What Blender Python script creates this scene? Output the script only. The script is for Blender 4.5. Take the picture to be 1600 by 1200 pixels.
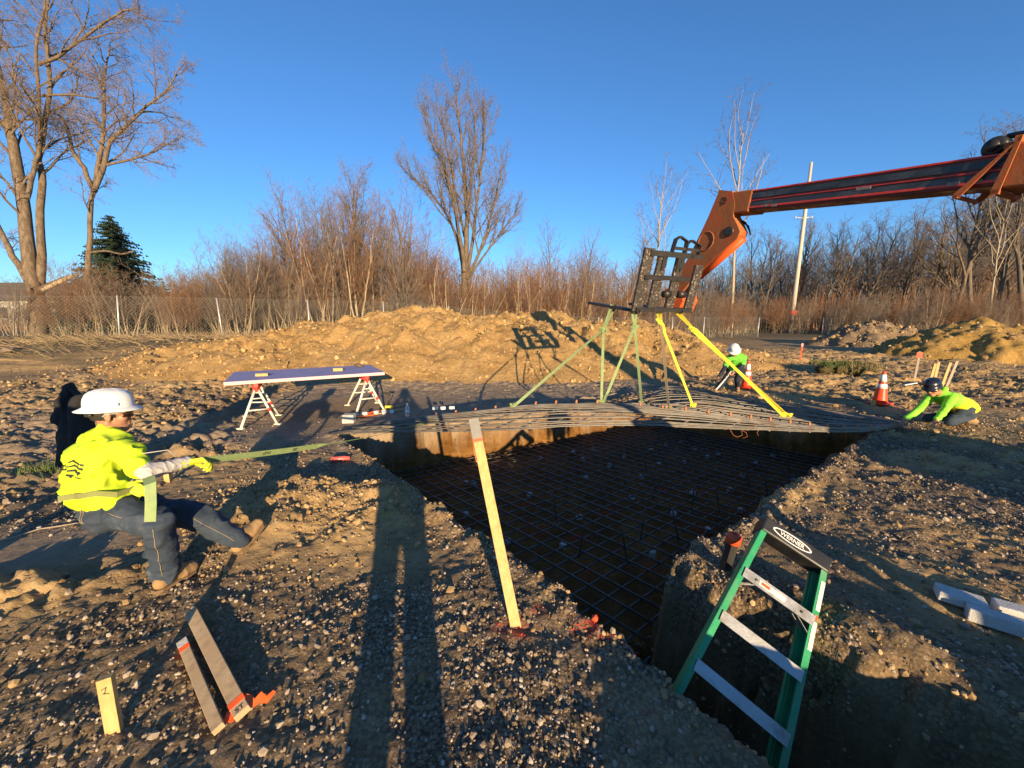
import bpy, bmesh, math, random
import numpy as np
from mathutils import Vector, Matrix, Quaternion

# ---------------------------------------------------------------- clear
for _o in list(bpy.data.objects):
    bpy.data.objects.remove(_o)
SC = bpy.context.scene
COL = SC.collection
R = math.radians
rng = random.Random(7)

# ---------------------------------------------------------------- camera
CAM_H, PITCH, FPX = 1.80, R(9.2), 600.0
cam_d = bpy.data.cameras.new('camera')
cam_d.sensor_width = 36.0
cam_d.lens = 36.0 * FPX / 1600.0
cam_d.clip_start, cam_d.clip_end = 0.05, 2000.0
cam = bpy.data.objects.new('camera', cam_d)
COL.objects.link(cam)
cam.location = (0, 0, CAM_H)
cam.rotation_euler = (R(90) - PITCH, 0, 0)
SC.camera = cam

# ---------------------------------------------------------------- sun and sky
SUN_DIR = Vector((-0.267, 0.985, -0.170)).normalized()      # the way the light travels
SUN_EL = math.asin(-SUN_DIR.z)
SUN_AZ = math.atan2(-SUN_DIR.x, -SUN_DIR.y)                  # from +Y, clockwise
world = bpy.data.worlds.new('World')
SC.world = world
world.use_nodes = True
wn = world.node_tree
wn.nodes.clear()
sky = wn.nodes.new('ShaderNodeTexSky')
sky.sky_type = 'NISHITA'
sky.sun_disc = False
sky.sun_elevation = SUN_EL
sky.sun_rotation = SUN_AZ
sky.altitude = 200
sky.air_density = 1.0
sky.dust_density = 0.0
sky.ozone_density = 5.4
bg = wn.nodes.new('ShaderNodeBackground')
bg.inputs['Strength'].default_value = 0.122
wo = wn.nodes.new('ShaderNodeOutputWorld')
wn.links.new(sky.outputs[0], bg.inputs[0])
wn.links.new(bg.outputs[0], wo.inputs[0])
sun_d = bpy.data.lights.new('sun', 'SUN')
sun_d.energy = 5.0
sun_d.angle = R(0.5)
sun_d.color = (1.0, 0.75, 0.44)
sun = bpy.data.objects.new('sun', sun_d)
COL.objects.link(sun)
sun.rotation_euler = SUN_DIR.to_track_quat('-Z', 'Y').to_euler()
sun.location = (10, -30, 12)
SC.view_settings.view_transform = 'Standard'
SC.view_settings.look = 'None'
SC.view_settings.gamma = 1.0
SC.view_settings.use_curve_mapping = False
SC.view_settings.exposure = 1.02

# ---------------------------------------------------------------- from photo pixels to places
CP, SP = math.cos(PITCH), math.sin(PITCH)

def ray(px, py):
    a, b = (px - 800.0) / FPX, (600.0 - py) / FPX
    return Vector((a, CP + b * SP, -SP + b * CP))

def at(px, py, t):
    """the place t metres in front of the lens (along its axis) seen at this pixel"""
    return ray(px, py) * t + Vector((0, 0, CAM_H))

def on(px, py, z=0.0):
    """the place at height z seen at this pixel"""
    d = ray(px, py)
    return d * ((z - CAM_H) / d.z) + Vector((0, 0, CAM_H))

def onplane(px, py, p0, n):
    d = ray(px, py)
    o = Vector((0, 0, CAM_H))
    return o + d * ((p0 - o).dot(n) / d.dot(n))

# ---------------------------------------------------------------- noise
def hash2(ix, iy, s=0):
    h = (ix.astype(np.int64) * 374761393 + iy.astype(np.int64) * 668265263 + s * 1442695041) & 0xFFFFFFFF
    h = ((h ^ (h >> 13)) * 1274126177) & 0xFFFFFFFF
    h = ((h ^ (h >> 16)) * 2246822519) & 0xFFFFFFFF
    return ((h ^ (h >> 15)) & 0xFFFFFF) / float(0xFFFFFF)

def vn(x, y, s=0):
    x = np.asarray(x, float); y = np.asarray(y, float)
    ix, iy = np.floor(x), np.floor(y)
    fx, fy = x - ix, y - iy
    fx = fx * fx * (3 - 2 * fx); fy = fy * fy * (3 - 2 * fy)
    a, b = hash2(ix, iy, s), hash2(ix + 1, iy, s)
    c, d = hash2(ix, iy + 1, s), hash2(ix + 1, iy + 1, s)
    return (a + (b - a) * fx) * (1 - fy) + (c + (d - c) * fx) * fy

def fbm(x, y, o=4, s=0, g=0.5):
    t, a, n = 0.0, 1.0, 0.0
    c, sn = math.cos(0.6), math.sin(0.6)
    for k in range(o):
        t = t + a * (vn(x, y, s + k) * 2 - 1)
        n += a; a *= g
        x, y = (x * c - y * sn) * 2.03 + 3.1, (x * sn + y * c) * 2.03 - 1.7
    return t / n

def clods(x, y, s=0):
    """rounded lumps of random height, 0..1"""
    x = np.asarray(x, float); y = np.asarray(y, float)
    ix, iy = np.floor(x), np.floor(y)
    best = np.zeros_like(x)
    for dx in (-1, 0, 1):
        for dy in (-1, 0, 1):
            cx, cy = ix + dx, iy + dy
            px_, py_ = cx + hash2(cx, cy, s), cy + hash2(cx, cy, s + 5)
            r = 0.35 + 0.6 * hash2(cx, cy, s + 9)
            d2 = ((x - px_) ** 2 + (y - py_) ** 2) / (r * r)
            best = np.maximum(best, np.sqrt(np.clip(1 - d2, 0, 1)) * (0.25 + 0.75 * hash2(cx, cy, s + 3)))
    return best

def vn3(p, s=0):
    i = np.floor(p); f = p - i
    f = f * f * (3 - 2 * f)
    o = 0.0
    for dx in (0, 1):
        for dy in (0, 1):
            for dz in (0, 1):
                w = (f[:, 0] if dx else 1 - f[:, 0]) * (f[:, 1] if dy else 1 - f[:, 1]) * (f[:, 2] if dz else 1 - f[:, 2])
                o = o + w * hash2(i[:, 0] + dx + 57 * (i[:, 2] + dz), i[:, 1] + dy - 31 * (i[:, 2] + dz), s)
    return o * 2 - 1

def ss(a, b, x):
    t = np.clip((np.asarray(x, float) - a) / (b - a), 0, 1)
    return t * t * (3 - 2 * t)

# ---------------------------------------------------------------- objects
ORG = {}

def tag(o, label=None, cat=None, group=None, kind=None):
    if label: o['label'] = label
    if cat: o['category'] = cat
    if group: o['group'] = group
    if kind: o['kind'] = kind
    return o

def thing(name, label, cat, loc=(0, 0, 0), group=None):
    o = bpy.data.objects.new(name, None)
    COL.objects.link(o)
    o.location = loc
    o.empty_display_size = 0.2
    ORG[o.name] = Vector(loc)
    return tag(o, label, cat, group)

def link(name, me, parent=None, org=None):
    o = bpy.data.objects.new(name, me)
    COL.objects.link(o)
    if parent is not None:
        o.parent = parent
        ORG[o.name] = ORG[parent.name]
    elif org is not None:
        o.location = org
        ORG[o.name] = Vector(org)
    else:
        ORG[o.name] = Vector((0, 0, 0))
    return o

def copy_tree(o, parent=None):
    c = o.copy()
    COL.objects.link(c)
    ORG[c.name] = Vector(o.location) if parent is None else ORG[parent.name]
    if parent is not None:
        c.parent = parent
    for ch in list(o.children):
        copy_tree(ch, c)
    return c

def mesh_np(name, V, F, mats, smooth=False, mi=None):
    """V (n,3), F (m,k) of one polygon size"""
    V = np.asarray(V, np.float32); F = np.asarray(F, np.int32)
    me = bpy.data.meshes.new(name)
    m, k = F.shape
    me.vertices.add(len(V)); me.vertices.foreach_set('co', V.ravel())
    me.loops.add(m * k); me.loops.foreach_set('vertex_index', F.ravel())
    me.polygons.add(m)
    me.polygons.foreach_set('loop_start', np.arange(0, m * k, k, dtype=np.int32))
    me.polygons.foreach_set('loop_total', np.full(m, k, np.int32))
    if mi is not None:
        me.polygons.foreach_set('material_index', np.asarray(mi, np.int32))
    me.polygons.foreach_set('use_smooth', np.full(m, smooth, bool))
    me.update(calc_edges=True)
    for mt in (mats if isinstance(mats, (list, tuple)) else [mats]):
        me.materials.append(mt)
    return me

def basis(d, up=Vector((0, 0, 1))):
    d = d.normalized()
    if abs(d.dot(up)) > 0.98:
        up = Vector((1, 0, 0))
    s = d.cross(up).normalized()
    return s, s.cross(d).normalized()

class MB:
    """collects shapes in world coordinates, built as one mesh"""
    def __init__(self):
        self.v, self.f, self.m, self.sm = [], [], [], []
        self.mi = 0
    def add(self, vs, fs, smooth=False):
        b = len(self.v)
        self.v += [tuple(x) for x in vs]
        for f in fs:
            self.f.append([b + i for i in f]); self.m.append(self.mi); self.sm.append(smooth)
        return self
    def box(self, c, s, M=None, bev=0.0):
        """c centre, s full size, M 3x3 orientation; bev chamfers the edges"""
        c = Vector(c); M = M or Matrix.Identity(3)
        hx, hy, hz = s[0] / 2, s[1] / 2, s[2] / 2
        if bev <= 0:
            vs = [Vector((x * hx, y * hy, z * hz)) for z in (-1, 1) for y in (-1, 1) for x in (-1, 1)]
            fs = [(0, 2, 3, 1), (4, 5, 7, 6), (0, 1, 5, 4), (2, 6, 7, 3), (0, 4, 6, 2), (1, 3, 7, 5)]
            return self.add([c + M @ q for q in vs], fs)
        bm = bmesh.new()
        bmesh.ops.create_cube(bm, size=1.0)
        for q in bm.verts:
            q.co = Vector((q.co.x * s[0], q.co.y * s[1], q.co.z * s[2]))
        bmesh.ops.bevel(bm, geom=list(bm.edges), offset=bev, segments=2, affect='EDGES', profile=0.5)
        bm.verts.index_update()
        self.add([c + M @ q.co for q in bm.verts], [[q.index for q in f.verts] for f in bm.faces])
        bm.free()
        return self
    def tube(self, pts, rad, n=8, caps=True, smooth=True):
        pts = [Vector(p) for p in pts]
        if not isinstance(rad, (list, tuple)): rad = [rad] * len(pts)
        vs, fs = [], []
        s = None
        for i, p in enumerate(pts):
            d = (pts[min(i + 1, len(pts) - 1)] - pts[max(i - 1, 0)]).normalized()
            if s is None: s, u = basis(d)
            else:
                s = (s - d * s.dot(d)).normalized(); u = s.cross(d).normalized()
            for k in range(n):
                a = 2 * math.pi * k / n
                vs.append(p + (s * math.cos(a) + u * math.sin(a)) * rad[i])
        for i in range(len(pts) - 1):
            for k in range(n):
                k2 = (k + 1) % n
                fs.append((i * n + k, i * n + k2, (i + 1) * n + k2, (i + 1) * n + k))
        if caps:
            fs.append(tuple(range(n - 1, -1, -1))); fs.append(tuple((len(pts) - 1) * n + k for k in range(n)))
        return self.add(vs, fs, smooth)
    def ribbon(self, pts, w, side, th=0.004):
        """flat band with thickness; side = width direction(s)"""
        pts = [Vector(p) for p in pts]
        if isinstance(side, Vector): side = [side] * len(pts)
        if not isinstance(w, (list, tuple)): w = [w] * len(pts)
        vs, fs = [], []
        for i, p in enumerate(pts):
            d = (pts[min(i + 1, len(pts) - 1)] - pts[max(i - 1, 0)]).normalized()
            s = (side[i] - d * side[i].dot(d)).normalized()
            n = d.cross(s)
            for a, b in ((-1, -1), (1, -1), (1, 1), (-1, 1)):
                vs.append(p + s * (a * w[i] / 2) + n * (b * th / 2))
        for i in range(len(pts) - 1):
            for k in range(4):
                k2 = (k + 1) % 4
                fs.append((i * 4 + k, i * 4 + k2, i * 4 + 4 + k2, i * 4 + 4 + k))
        e = (len(pts) - 1) * 4
        fs += [(3, 2, 1, 0), (e, e + 1, e + 2, e + 3)]
        return self.add(vs, fs)
    def lathe(self, prof, c, M=None, n=24, smooth=True):
        """prof [(r, z)...] about local z"""
        c = Vector(c); M = M or Matrix.Identity(3)
        vs, fs = [], []
        for r, z in prof:
            for k in range(n):
                a = 2 * math.pi * k / n
                vs.append(c + M @ Vector((r * math.cos(a), r * math.sin(a), z)))
        for i in range(len(prof) - 1):
            for k in range(n):
                k2 = (k + 1) % n
                fs.append((i * n + k, i * n + k2, i * n + n + k2, i * n + n + k))
        if prof[0][0] > 1e-5: fs.append(tuple(range(n - 1, -1, -1)))
        if prof[-1][0] > 1e-5: fs.append(tuple((len(prof) - 1) * n + k for k in range(n)))
        return self.add(vs, fs, smooth)
    def prism(self, poly, ext):
        """world polygon poly extruded by vector ext"""
        poly = [Vector(p) for p in poly]; ext = Vector(ext); n = len(poly)
        vs = poly + [p + ext for p in poly]
        fs = [tuple(range(n)), tuple(range(2 * n - 1, n - 1, -1))]
        for k in range(n):
            k2 = (k + 1) % n
            fs.append((k, n + k, n + k2, k2))
        return self.add(vs, fs)
    def capsule(self, a, b, ra, rb, n=14):
        """closed round cone"""
        a, b = Vector(a), Vector(b)
        d = b - a
        if d.length < 1e-6: d = Vector((0, 0, 1e-4))
        L = d.length; d = d.normalized(); s, u = basis(d)
        prof = []
        for k in range(7):
            t = -math.pi / 2 + math.pi / 2 * k / 6
            prof.append((ra * math.cos(t), ra * math.sin(t)))
        for k in range(1, 7):
            t = math.pi / 2 * k / 6
            prof.append((rb * math.cos(t), L + rb * math.sin(t)))
        vs, fs = [], []
        for r, z in prof:
            for k in range(n):
                q = 2 * math.pi * k / n
                vs.append(a + d * z + (s * math.cos(q) + u * math.sin(q)) * max(r, 1e-5))
        for i in range(len(prof) - 1):
            for k in range(n):
                k2 = (k + 1) % n
                fs.append((i * n + k, i * n + k2, i * n + n + k2, i * n + n + k))
        fs += [tuple(range(n - 1, -1, -1)), tuple((len(prof) - 1) * n + k for k in range(n))]
        return self.add(vs, fs, True)
    def ell(self, c, r, M=None, n=16):
        c = Vector(c); M = M or Matrix.Identity(3)
        prof = [(max(math.cos(-math.pi / 2 + math.pi * k / 10), 1e-5), math.sin(-math.pi / 2 + math.pi * k / 10)) for k in range(11)]
        vs, fs = [], []
        for q, z in prof:
            for k in range(n):
                a = 2 * math.pi * k / n
                vs.append(c + M @ Vector((q * math.cos(a) * r[0], q * math.sin(a) * r[1], z * r[2])))
        for i in range(10):
            for k in range(n):
                k2 = (k + 1) % n
                fs.append((i * n + k, i * n + k2, i * n + n + k2, i * n + n + k))
        fs += [tuple(range(n - 1, -1, -1)), tuple(10 * n + k for k in range(n))]
        return self.add(vs, fs, True)
    def mesh(self, name, mats, org=Vector((0, 0, 0))):
        me = bpy.data.meshes.new(name)
        ox, oy, oz = org
        me.from_pydata([(x - ox, y - oy, z - oz) for x, y, z in self.v], [], self.f)
        for mt in (mats if isinstance(mats, (list, tuple)) else [mats]):
            me.materials.append(mt)
        me.polygons.foreach_set('material_index', self.m)
        me.polygons.foreach_set('use_smooth', self.sm)
        me.update()
        return me
    def place(self, name, mats, p, rot=(0, 0, 0)):
        """shape made about its own origin, set down at p"""
        o = link(name, self.mesh(name, mats), None, p); o.rotation_euler = rot
        return o
    def build(self, name, mats, parent=None, org=None):
        o_ = ORG[parent.name] if parent is not None else Vector(org if org is not None else (0, 0, 0))
        return link(name, self.mesh(name, mats, o_), parent, org)

def remesh(name, mb, vox, mat, parent, smooth=5, wrinkle=None, soft=0.5):
    """fuses the closed shapes of mb into one continuous surface"""
    tmp = bpy.data.objects.new('tmp', mb.mesh('tmp', mat, ORG[parent.name]))
    COL.objects.link(tmp)
    m = tmp.modifiers.new('r', 'REMESH'); m.mode = 'VOXEL'; m.voxel_size = vox; m.use_smooth_shade = True
    if smooth:
        s = tmp.modifiers.new('s', 'SMOOTH'); s.factor = soft; s.iterations = smooth
    dg = bpy.context.evaluated_depsgraph_get()
    me = bpy.data.meshes.new_from_object(tmp.evaluated_get(dg))
    old = tmp.data
    bpy.data.objects.remove(tmp); bpy.data.meshes.remove(old)
    me.name = name
    if wrinkle:
        n = len(me.vertices)
        co = np.empty(n * 3, np.float32); me.vertices.foreach_get('co', co); co = co.reshape(-1, 3)
        no = np.empty(n * 3, np.float32); me.vertex_normals.foreach_get('vector', no); no = no.reshape(-1, 3)
        amp, sc, stretch = wrinkle
        q = co * np.array(stretch) * sc
        q = q + 0.35 * np.stack([vn3(co * sc * .5, 11), vn3(co * sc * .5, 12), vn3(co * sc * .5, 13)], 1) * 2
        w = (1 - np.abs(vn3(q, 3))) ** 3.5 - 0.35 + 0.35 * (1 - np.abs(vn3(q * 1.9 + 4, 4))) ** 3
        co = co + no * (w * amp)[:, None]
        me.vertices.foreach_set('co', co.astype(np.float32).ravel())
    me.polygons.foreach_set('use_smooth', np.ones(len(me.polygons), bool))
    me.update()
    if not me.materials: me.materials.append(mat)
    return link(name, me, parent)

def text_part(txt, size, M, mat, parent, name, ext=0.0008, bold=0.0):
    """lettering as mesh; M 4x4 places its centre, x along the line, y up"""
    cu = bpy.data.curves.new('t', 'FONT')
    cu.body = txt; cu.size = size; cu.extrude = ext; cu.align_x = 'CENTER'; cu.align_y = 'CENTER'; cu.offset = bold
    tmp = bpy.data.objects.new('t', cu); COL.objects.link(tmp)
    dg = bpy.context.evaluated_depsgraph_get()
    me = bpy.data.meshes.new_from_object(tmp.evaluated_get(dg))
    bpy.data.objects.remove(tmp); bpy.data.curves.remove(cu)
    M = Matrix.Translation(-ORG[parent.name]) @ M
    me.transform(M)
    me.name = name
    me.materials.clear(); me.materials.append(mat)
    return link(name, me, parent)

def frame(x, y, z):
    """3x3 with these columns"""
    return Matrix((x, y, z)).transposed()

# ---------------------------------------------------------------- materials
class NT:
    def __init__(self, name):
        self.mat = bpy.data.materials.new(name)
        self.mat.use_nodes = True
        self.t = self.mat.node_tree
        self.n = self.t.nodes
        self.b = self.n['Principled BSDF']
        self.pos = self.n.new('ShaderNodeNewGeometry').outputs['Position']
        self.tc = self.n.new('ShaderNodeTexCoord').outputs['Object']
    def l(self, a, b):
        if isinstance(a, bpy.types.NodeSocket): self.t.links.new(a, b)
        else: b.default_value = a
    def noise(self, scale, det=6, rough=0.6, v=None, dist=0.0):
        x = self.n.new('ShaderNodeTexNoise')
        x.inputs['Scale'].default_value = scale; x.inputs['Detail'].default_value = det
        x.inputs['Roughness'].default_value = rough; x.inputs['Distortion'].default_value = dist
        self.l(v or self.tc, x.inputs['Vector'])
        return x.outputs['Fac']
    def vor(self, scale, v=None, feat='F1', out='Distance', rnd=1.0):
        x = self.n.new('ShaderNodeTexVoronoi')
        x.feature = feat
        x.inputs['Scale'].default_value = scale
        x.inputs['Randomness'].default_value = rnd
        self.l(v or self.tc, x.inputs['Vector'])
        return x.outputs[out]
    def scale(self, v, s):
        x = self.n.new('ShaderNodeVectorMath'); x.operation = 'MULTIPLY'
        self.l(v, x.inputs[0]); x.inputs[1].default_value = s
        return x.outputs[0]
    def ramp(self, f, stops):
        x = self.n.new('ShaderNodeValToRGB')
        e = x.color_ramp.elements
        while len(e) < len(stops): e.new(0.5)
        for q, (p, c) in zip(e, stops):
            q.position = p; q.color = (*c, 1) if len(c) == 3 else c
        self.l(f, x.inputs[0])
        return x.outputs[0]
    def mr(self, f, a, b, c=0.0, d=1.0):
        x = self.n.new('ShaderNodeMapRange')
        self.l(f, x.inputs[0])
        for i, q in enumerate((a, b, c, d)): x.inputs[i + 1].default_value = q
        return x.outputs[0]
    def mix(self, f, a, b, mode='MIX'):
        x = self.n.new('ShaderNodeMix'); x.data_type = 'RGBA'; x.blend_type = mode
        self.l(f, x.inputs[0])
        self.l((*a, 1) if isinstance(a, tuple) and len(a) == 3 else a, x.inputs[6])
        self.l((*b, 1) if isinstance(b, tuple) and len(b) == 3 else b, x.inputs[7])
        return x.outputs[2]
    def m(self, op, a, b=0.0):
        x = self.n.new('ShaderNodeMath'); x.operation = op
        self.l(a, x.inputs[0]); self.l(b, x.inputs[1])
        return x.outputs[0]
    def attr(self, name, out='Fac'):
        x = self.n.new('ShaderNodeAttribute'); x.attribute_name = name
        return x.outputs[out]
    def sep(self, c):
        x = self.n.new('ShaderNodeSeparateColor'); self.l(c, x.inputs[0])
        return x.outputs
    def rnd(self):
        return self.n.new('ShaderNodeObjectInfo').outputs['Random']
    def bump(self, h, strength=0.3, dist=0.02, prev=None):
        x = self.n.new('ShaderNodeBump')
        x.inputs['Strength'].default_value = strength; x.inputs['Distance'].default_value = dist
        self.l(h, x.inputs['Height'])
        if prev is not None: self.l(prev, x.inputs['Normal'])
        return x.outputs[0]
    def out(self, col, rough=0.8, metal=0.0, normal=None, spec=None):
        self.l((*col, 1) if isinstance(col, tuple) and len(col) == 3 else col, self.b.inputs['Base Color'])
        self.l(rough, self.b.inputs['Roughness'])
        self.l(metal, self.b.inputs['Metallic'])
        if normal is not None: self.l(normal, self.b.inputs['Normal'])
        if spec is not None: self.b.inputs['Specular IOR Level'].default_value = spec
        return self.mat

def pm(name, c1, c2, scale=6.0, rough=0.8, bump=0.15, bscale=40.0, metal=0.0, dist=0.01, stretch=None, dirt=None, spec=None):
    """a worn two-tone surface with fine relief; dirt = (colour, amount)"""
    t = NT(name)
    v = t.scale(t.tc, stretch) if stretch else t.tc
    n = t.noise(scale, 7, 0.65, v)
    col = t.mix(t.mr(n, 0.3, 0.7), c1, c2)
    if dirt:
        d = t.noise(scale * 0.6, 8, 0.7, t.scale(t.tc, (1.3, 0.9, 1.1)))
        col = t.mix(t.m('MULTIPLY', t.mr(d, 0.5, 0.68), dirt[1]), col, dirt[0])
    r = t.mr(n, 0, 1, max(rough - 0.12, 0.05), min(rough + 0.12, 1))
    nb = t.bump(t.noise(bscale, 5, 0.6, v), bump, dist) if bump else None
    return t.out(col, r, metal, nb, spec)
# ================================================================ THE GROUND
PIT = [(-2.85, 6.0), (3.5, 9.75), (6.55, 6.55), (1.22, 2.66), (0.72, 1.95)]
PIT_Z = -0.90
TW, TN = Vector((0.66, -0.75, 0)), Vector((0.75, 0.66, 0))
def tw(w, n): p = TW * w + TN * n; return (p.x, p.y)
_k = 1 / (0.66 ** 2 + 0.75 ** 2)
TRENCH = [tw(-1.5 * _k, 1.74 * _k), tw(1.6 * _k, 1.60 * _k), tw(1.6 * _k, 2.50 * _k), tw(-1.5 * _k, 2.62 * _k)]

def sdf(poly, x, y):
    """signed distance, negative inside"""
    d = np.full(np.shape(x), 1e9); inside = np.zeros(np.shape(x), bool)
    n = len(poly)
    for i in range(n):
        ax, ay = poly[i]; bx, by = poly[(i + 1) % n]
        ex, ey = bx - ax, by - ay
        t = np.clip(((x - ax) * ex + (y - ay) * ey) / (ex * ex + ey * ey), 0, 1)
        d = np.minimum(d, np.hypot(x - ax - ex * t, y - ay - ey * t))
        c = ((ay <= y) & (by > y)) | ((by <= y) & (ay > y))
        with np.errstate(divide='ignore', invalid='ignore'):
            xi = ax + (y - ay) / (by - ay if by != ay else 1e-9) * ex
        inside ^= c & (x < xi)
    return np.where(inside, -d, d)

def gauss(x, y, cx, cy, rx, ry=None, a=0.0):
    ry = ry or rx
    c, s = math.cos(a), math.sin(a)
    u, v = (x - cx) * c + (y - cy) * s, -(x - cx) * s + (y - cy) * c
    return np.exp(-(u / rx) ** 2 - (v / ry) ** 2)

def edge_noise(x, y):
    return 0.10 * fbm(x * 2.3, y * 2.3, 4, 41) + 0.06 * fbm(x * 9, y * 9, 3, 43)

def holes(x, y):
    en = edge_noise(x, y)
    return sdf(PIT, x, y) + en, sdf(TRENCH, x, y) + en

def smooth_pad(x, y):
    n = fbm(x * .7, y * .7, 3, 77) * .5
    pad = ss(5.0, 5.7, y + n) * ss(12.3, 11.0, y + n) * ss(-6.2, -5.2, x + n * .8 + (9 - y) * .12) * ss(5, 3.5, x)
    rut = gauss(x, y, -3.9, 2.75, 1.0, .42, .25)
    rut = np.maximum(rut, .8 * gauss(x, y, -7.5, 6.0, 3.5, .8, -.5))
    return np.clip(np.maximum(pad, rut * 1.2), 0, 1)

def clod_mask(x, y):
    m = 1.0 * gauss(x, y, -6.3, 7.6, 1.4, .75, -.75)
    m = np.maximum(m, gauss(x, y, -4.6, 5.3, 1.0, .5, -.9))
    m = np.maximum(m, .9 * gauss(x, y, -3.35, 2.25, .75, .3, .35))
    m = np.maximum(m, .75 * gauss(x, y, -5.6, 4.3, 1.3, .55, .1))
    m = np.maximum(m, .8 * ss(-4.2, -5.6, x) * ss(2.8, 4.2, y) * (.35 + .65 * ss(.35, .6, vn(x * .6, y * .6, 71))))
    m = np.maximum(m, .7 * ss(5.5, 9, x) * ss(7.0, 9, y))
    m = np.maximum(m, .30 * ss(2.2, 3.2, x) * ss(1.8, 2.4, y) * ss(6.5, 5, y) * (.4 + .6 * ss(.4, .6, vn(x * 1.1, y * 1.1, 72))))
    m = np.maximum(m, .35 * ss(8, 11, y))
    return m

def ground_h(x, y, detail=True):
    x = np.asarray(x, float); y = np.asarray(y, float)
    sm = smooth_pad(x, y)
    rough = 1 - .85 * sm
    L = ss(6, -9, x)
    z = ss(9.5, 18, y) * (.16 + .85 * L) + ss(22, 60, y) * .25
    z = z + .05 * fbm(x * .55, y * .55, 4, 1) * (1 - .6 * sm)
    z = z + .022 * fbm(x * 2.6, y * 2.6, 4, 5) * rough
    # hummock of sandy fill left of the pit, steep on its far side
    ed = y + .30 * fbm(x * 1.6, y * 1.6, 4, 14) + .10 * fbm(x * 7, y * 7, 2, 13)
    hx = .17 * ss(-3.2, -2.3, x) * ss(-.85, -1.25, x + (y - 3.5) * .35) * ss(3.92, 3.74, ed) * ss(2.3, 3.5, y)
    z = z + hx * (.85 + .6 * fbm(x * 3, y * 3, 4, 15)) + np.clip(hx * 7, 0, 1) * (.018 * clods(x * 6.5, y * 6.5, 16) + .02 * clods(x * 14, y * 14, 18) + .05 * fbm(x * 6, y * 6, 5, 19, .7) - .02)
    # bank above the ladder trench, ridges to its right
    z = z + .13 * gauss(x, y, 2.05, 1.92, 1.1, .2, -.85) * (1 + .5 * fbm(x * 4, y * 4, 3, 17))
    z = z + .06 * gauss(x, y, 2.9, 2.35, 1.6, .3, -.55)
    # unseen heaps added right of the lens to shade near ground and trench
    z = z + .34 * gauss(x, y, 1.35, .25, .8, .38, -.3) + .42 * gauss(x, y, 2.75, .35, .65, .5)
    z = z + .35 * gauss(x, y, -3.4, 5.4, .8, .35, -.8) * .3
    # far right stripes thrown up by tracks
    z = z + .10 * ss(6, 9, x) * ss(8, 11, y) * ss(30, 20, y) * np.abs(fbm(x * .35, y * 1.4, 3, 21)) * 2
    if detail:
        cm = clod_mask(x, y)
        wx, wy = x + .06 * fbm(x * 6, y * 6, 3, 81), y + .06 * fbm(x * 6, y * 6, 3, 82)
        z = z + cm * (.11 * clods(wx * 2.3, wy * 2.3, 3) + .10 * clods(wx * 5.5, wy * 5.5, 4) + .07 * clods(wx * 12, wy * 12, 9) + .12 * fbm(x * 7, y * 7, 5, 83, .72) - .06)
        z = z + (.014 * clods(x * 11, y * 11, 6) + .016 * fbm(x * 8, y * 8, 5, 84, .75)) * rough * (.4 + .6 * ss(.0, .5, vn(x * 1.4, y * 1.4, 8)))
        z = z + .010 * clods(x * 26, y * 26, 7) * (.3 + .7 * rough)
    return z

def gz(x, y, detail=False):
    return float(ground_h(np.array([x]), np.array([y]), detail)[0])

def grow(a, b, s0, n):
    """n points from a to b, spacing growing from s0"""
    t = np.linspace(0, 1, n + 1)[1:]
    L = b - a
    return a + L * (t * abs(s0 * n / L) + (1 - abs(s0 * n / L)) * t ** 3.2)

xs = np.concatenate([grow(-13, -300, .12, 44)[::-1], np.arange(-13, -4.5, .075), np.arange(-4.5, 3.2, .027),
                     np.arange(3.2, 7.6, .034), np.arange(7.6, 16, .085), grow(16, 300, .12, 44)])
ys = np.concatenate([grow(-7, -70, .3, 14)[::-1], np.arange(-7, .7, .16), np.arange(.7, 1.1, .05), np.arange(1.1, 3.2, .019), np.arange(3.2, 6, .027),
                     np.arange(6, 11, .034), np.arange(11, 20, .1), grow(20, 420, .16, 54)])
GX, GY = np.meshgrid(xs, ys)
GZ = ground_h(GX, GY)
near = (GX > -4.5) & (GX < 8) & (GY > .2) & (GY < 11)
dP = np.full(GX.shape, 9.0); dT = dP.copy()
dP[near], dT[near] = holes(GX[near], GY[near])
wallr = .07 * fbm(GX * 3 + GY * 2, GY * 3, 4, 51) + .04 * fbm(GX * 13, GY * 13, 3, 52)
sT = ss(.03, -.24, dT + wallr)
sP = ss(.03, -.17, dP + wallr)
GZ = GZ + .045 * np.exp(-((dP - .10) / .09) ** 2) * (1 + 1.2 * fbm(GX * 6, GY * 6, 3, 55))
GZ = GZ * (1 - sP) + (PIT_Z + .03 * fbm(GX * 2, GY * 2, 4, 61) + .012 * fbm(GX * 14, GY * 14, 3, 63)) * sP
GZ = np.minimum(GZ, GZ * (1 - sT) + (-1.45 + .05 * fbm(GX * 3, GY * 3, 3, 65)) * sT)
mid_ = np.clip(np.maximum(sT * (1 - sT), sP * (1 - sP)) * 4, 0, 1)
GZ = GZ + mid_ * (.07 * fbm(GX * 7, GY * 7, 5, 66, .7) + .05 * clods(GX * 8 + .3 * fbm(GX * 5, GY * 5, 2, 68), GY * 8, 67) - .02)
ny_, nx_ = GX.shape
idx = np.arange(nx_ * ny_).reshape(ny_, nx_)
F = np.stack([idx[:-1, :-1].ravel(), idx[:-1, 1:].ravel(), idx[1:, 1:].ravel(), idx[1:, :-1].ravel()], 1)

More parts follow.
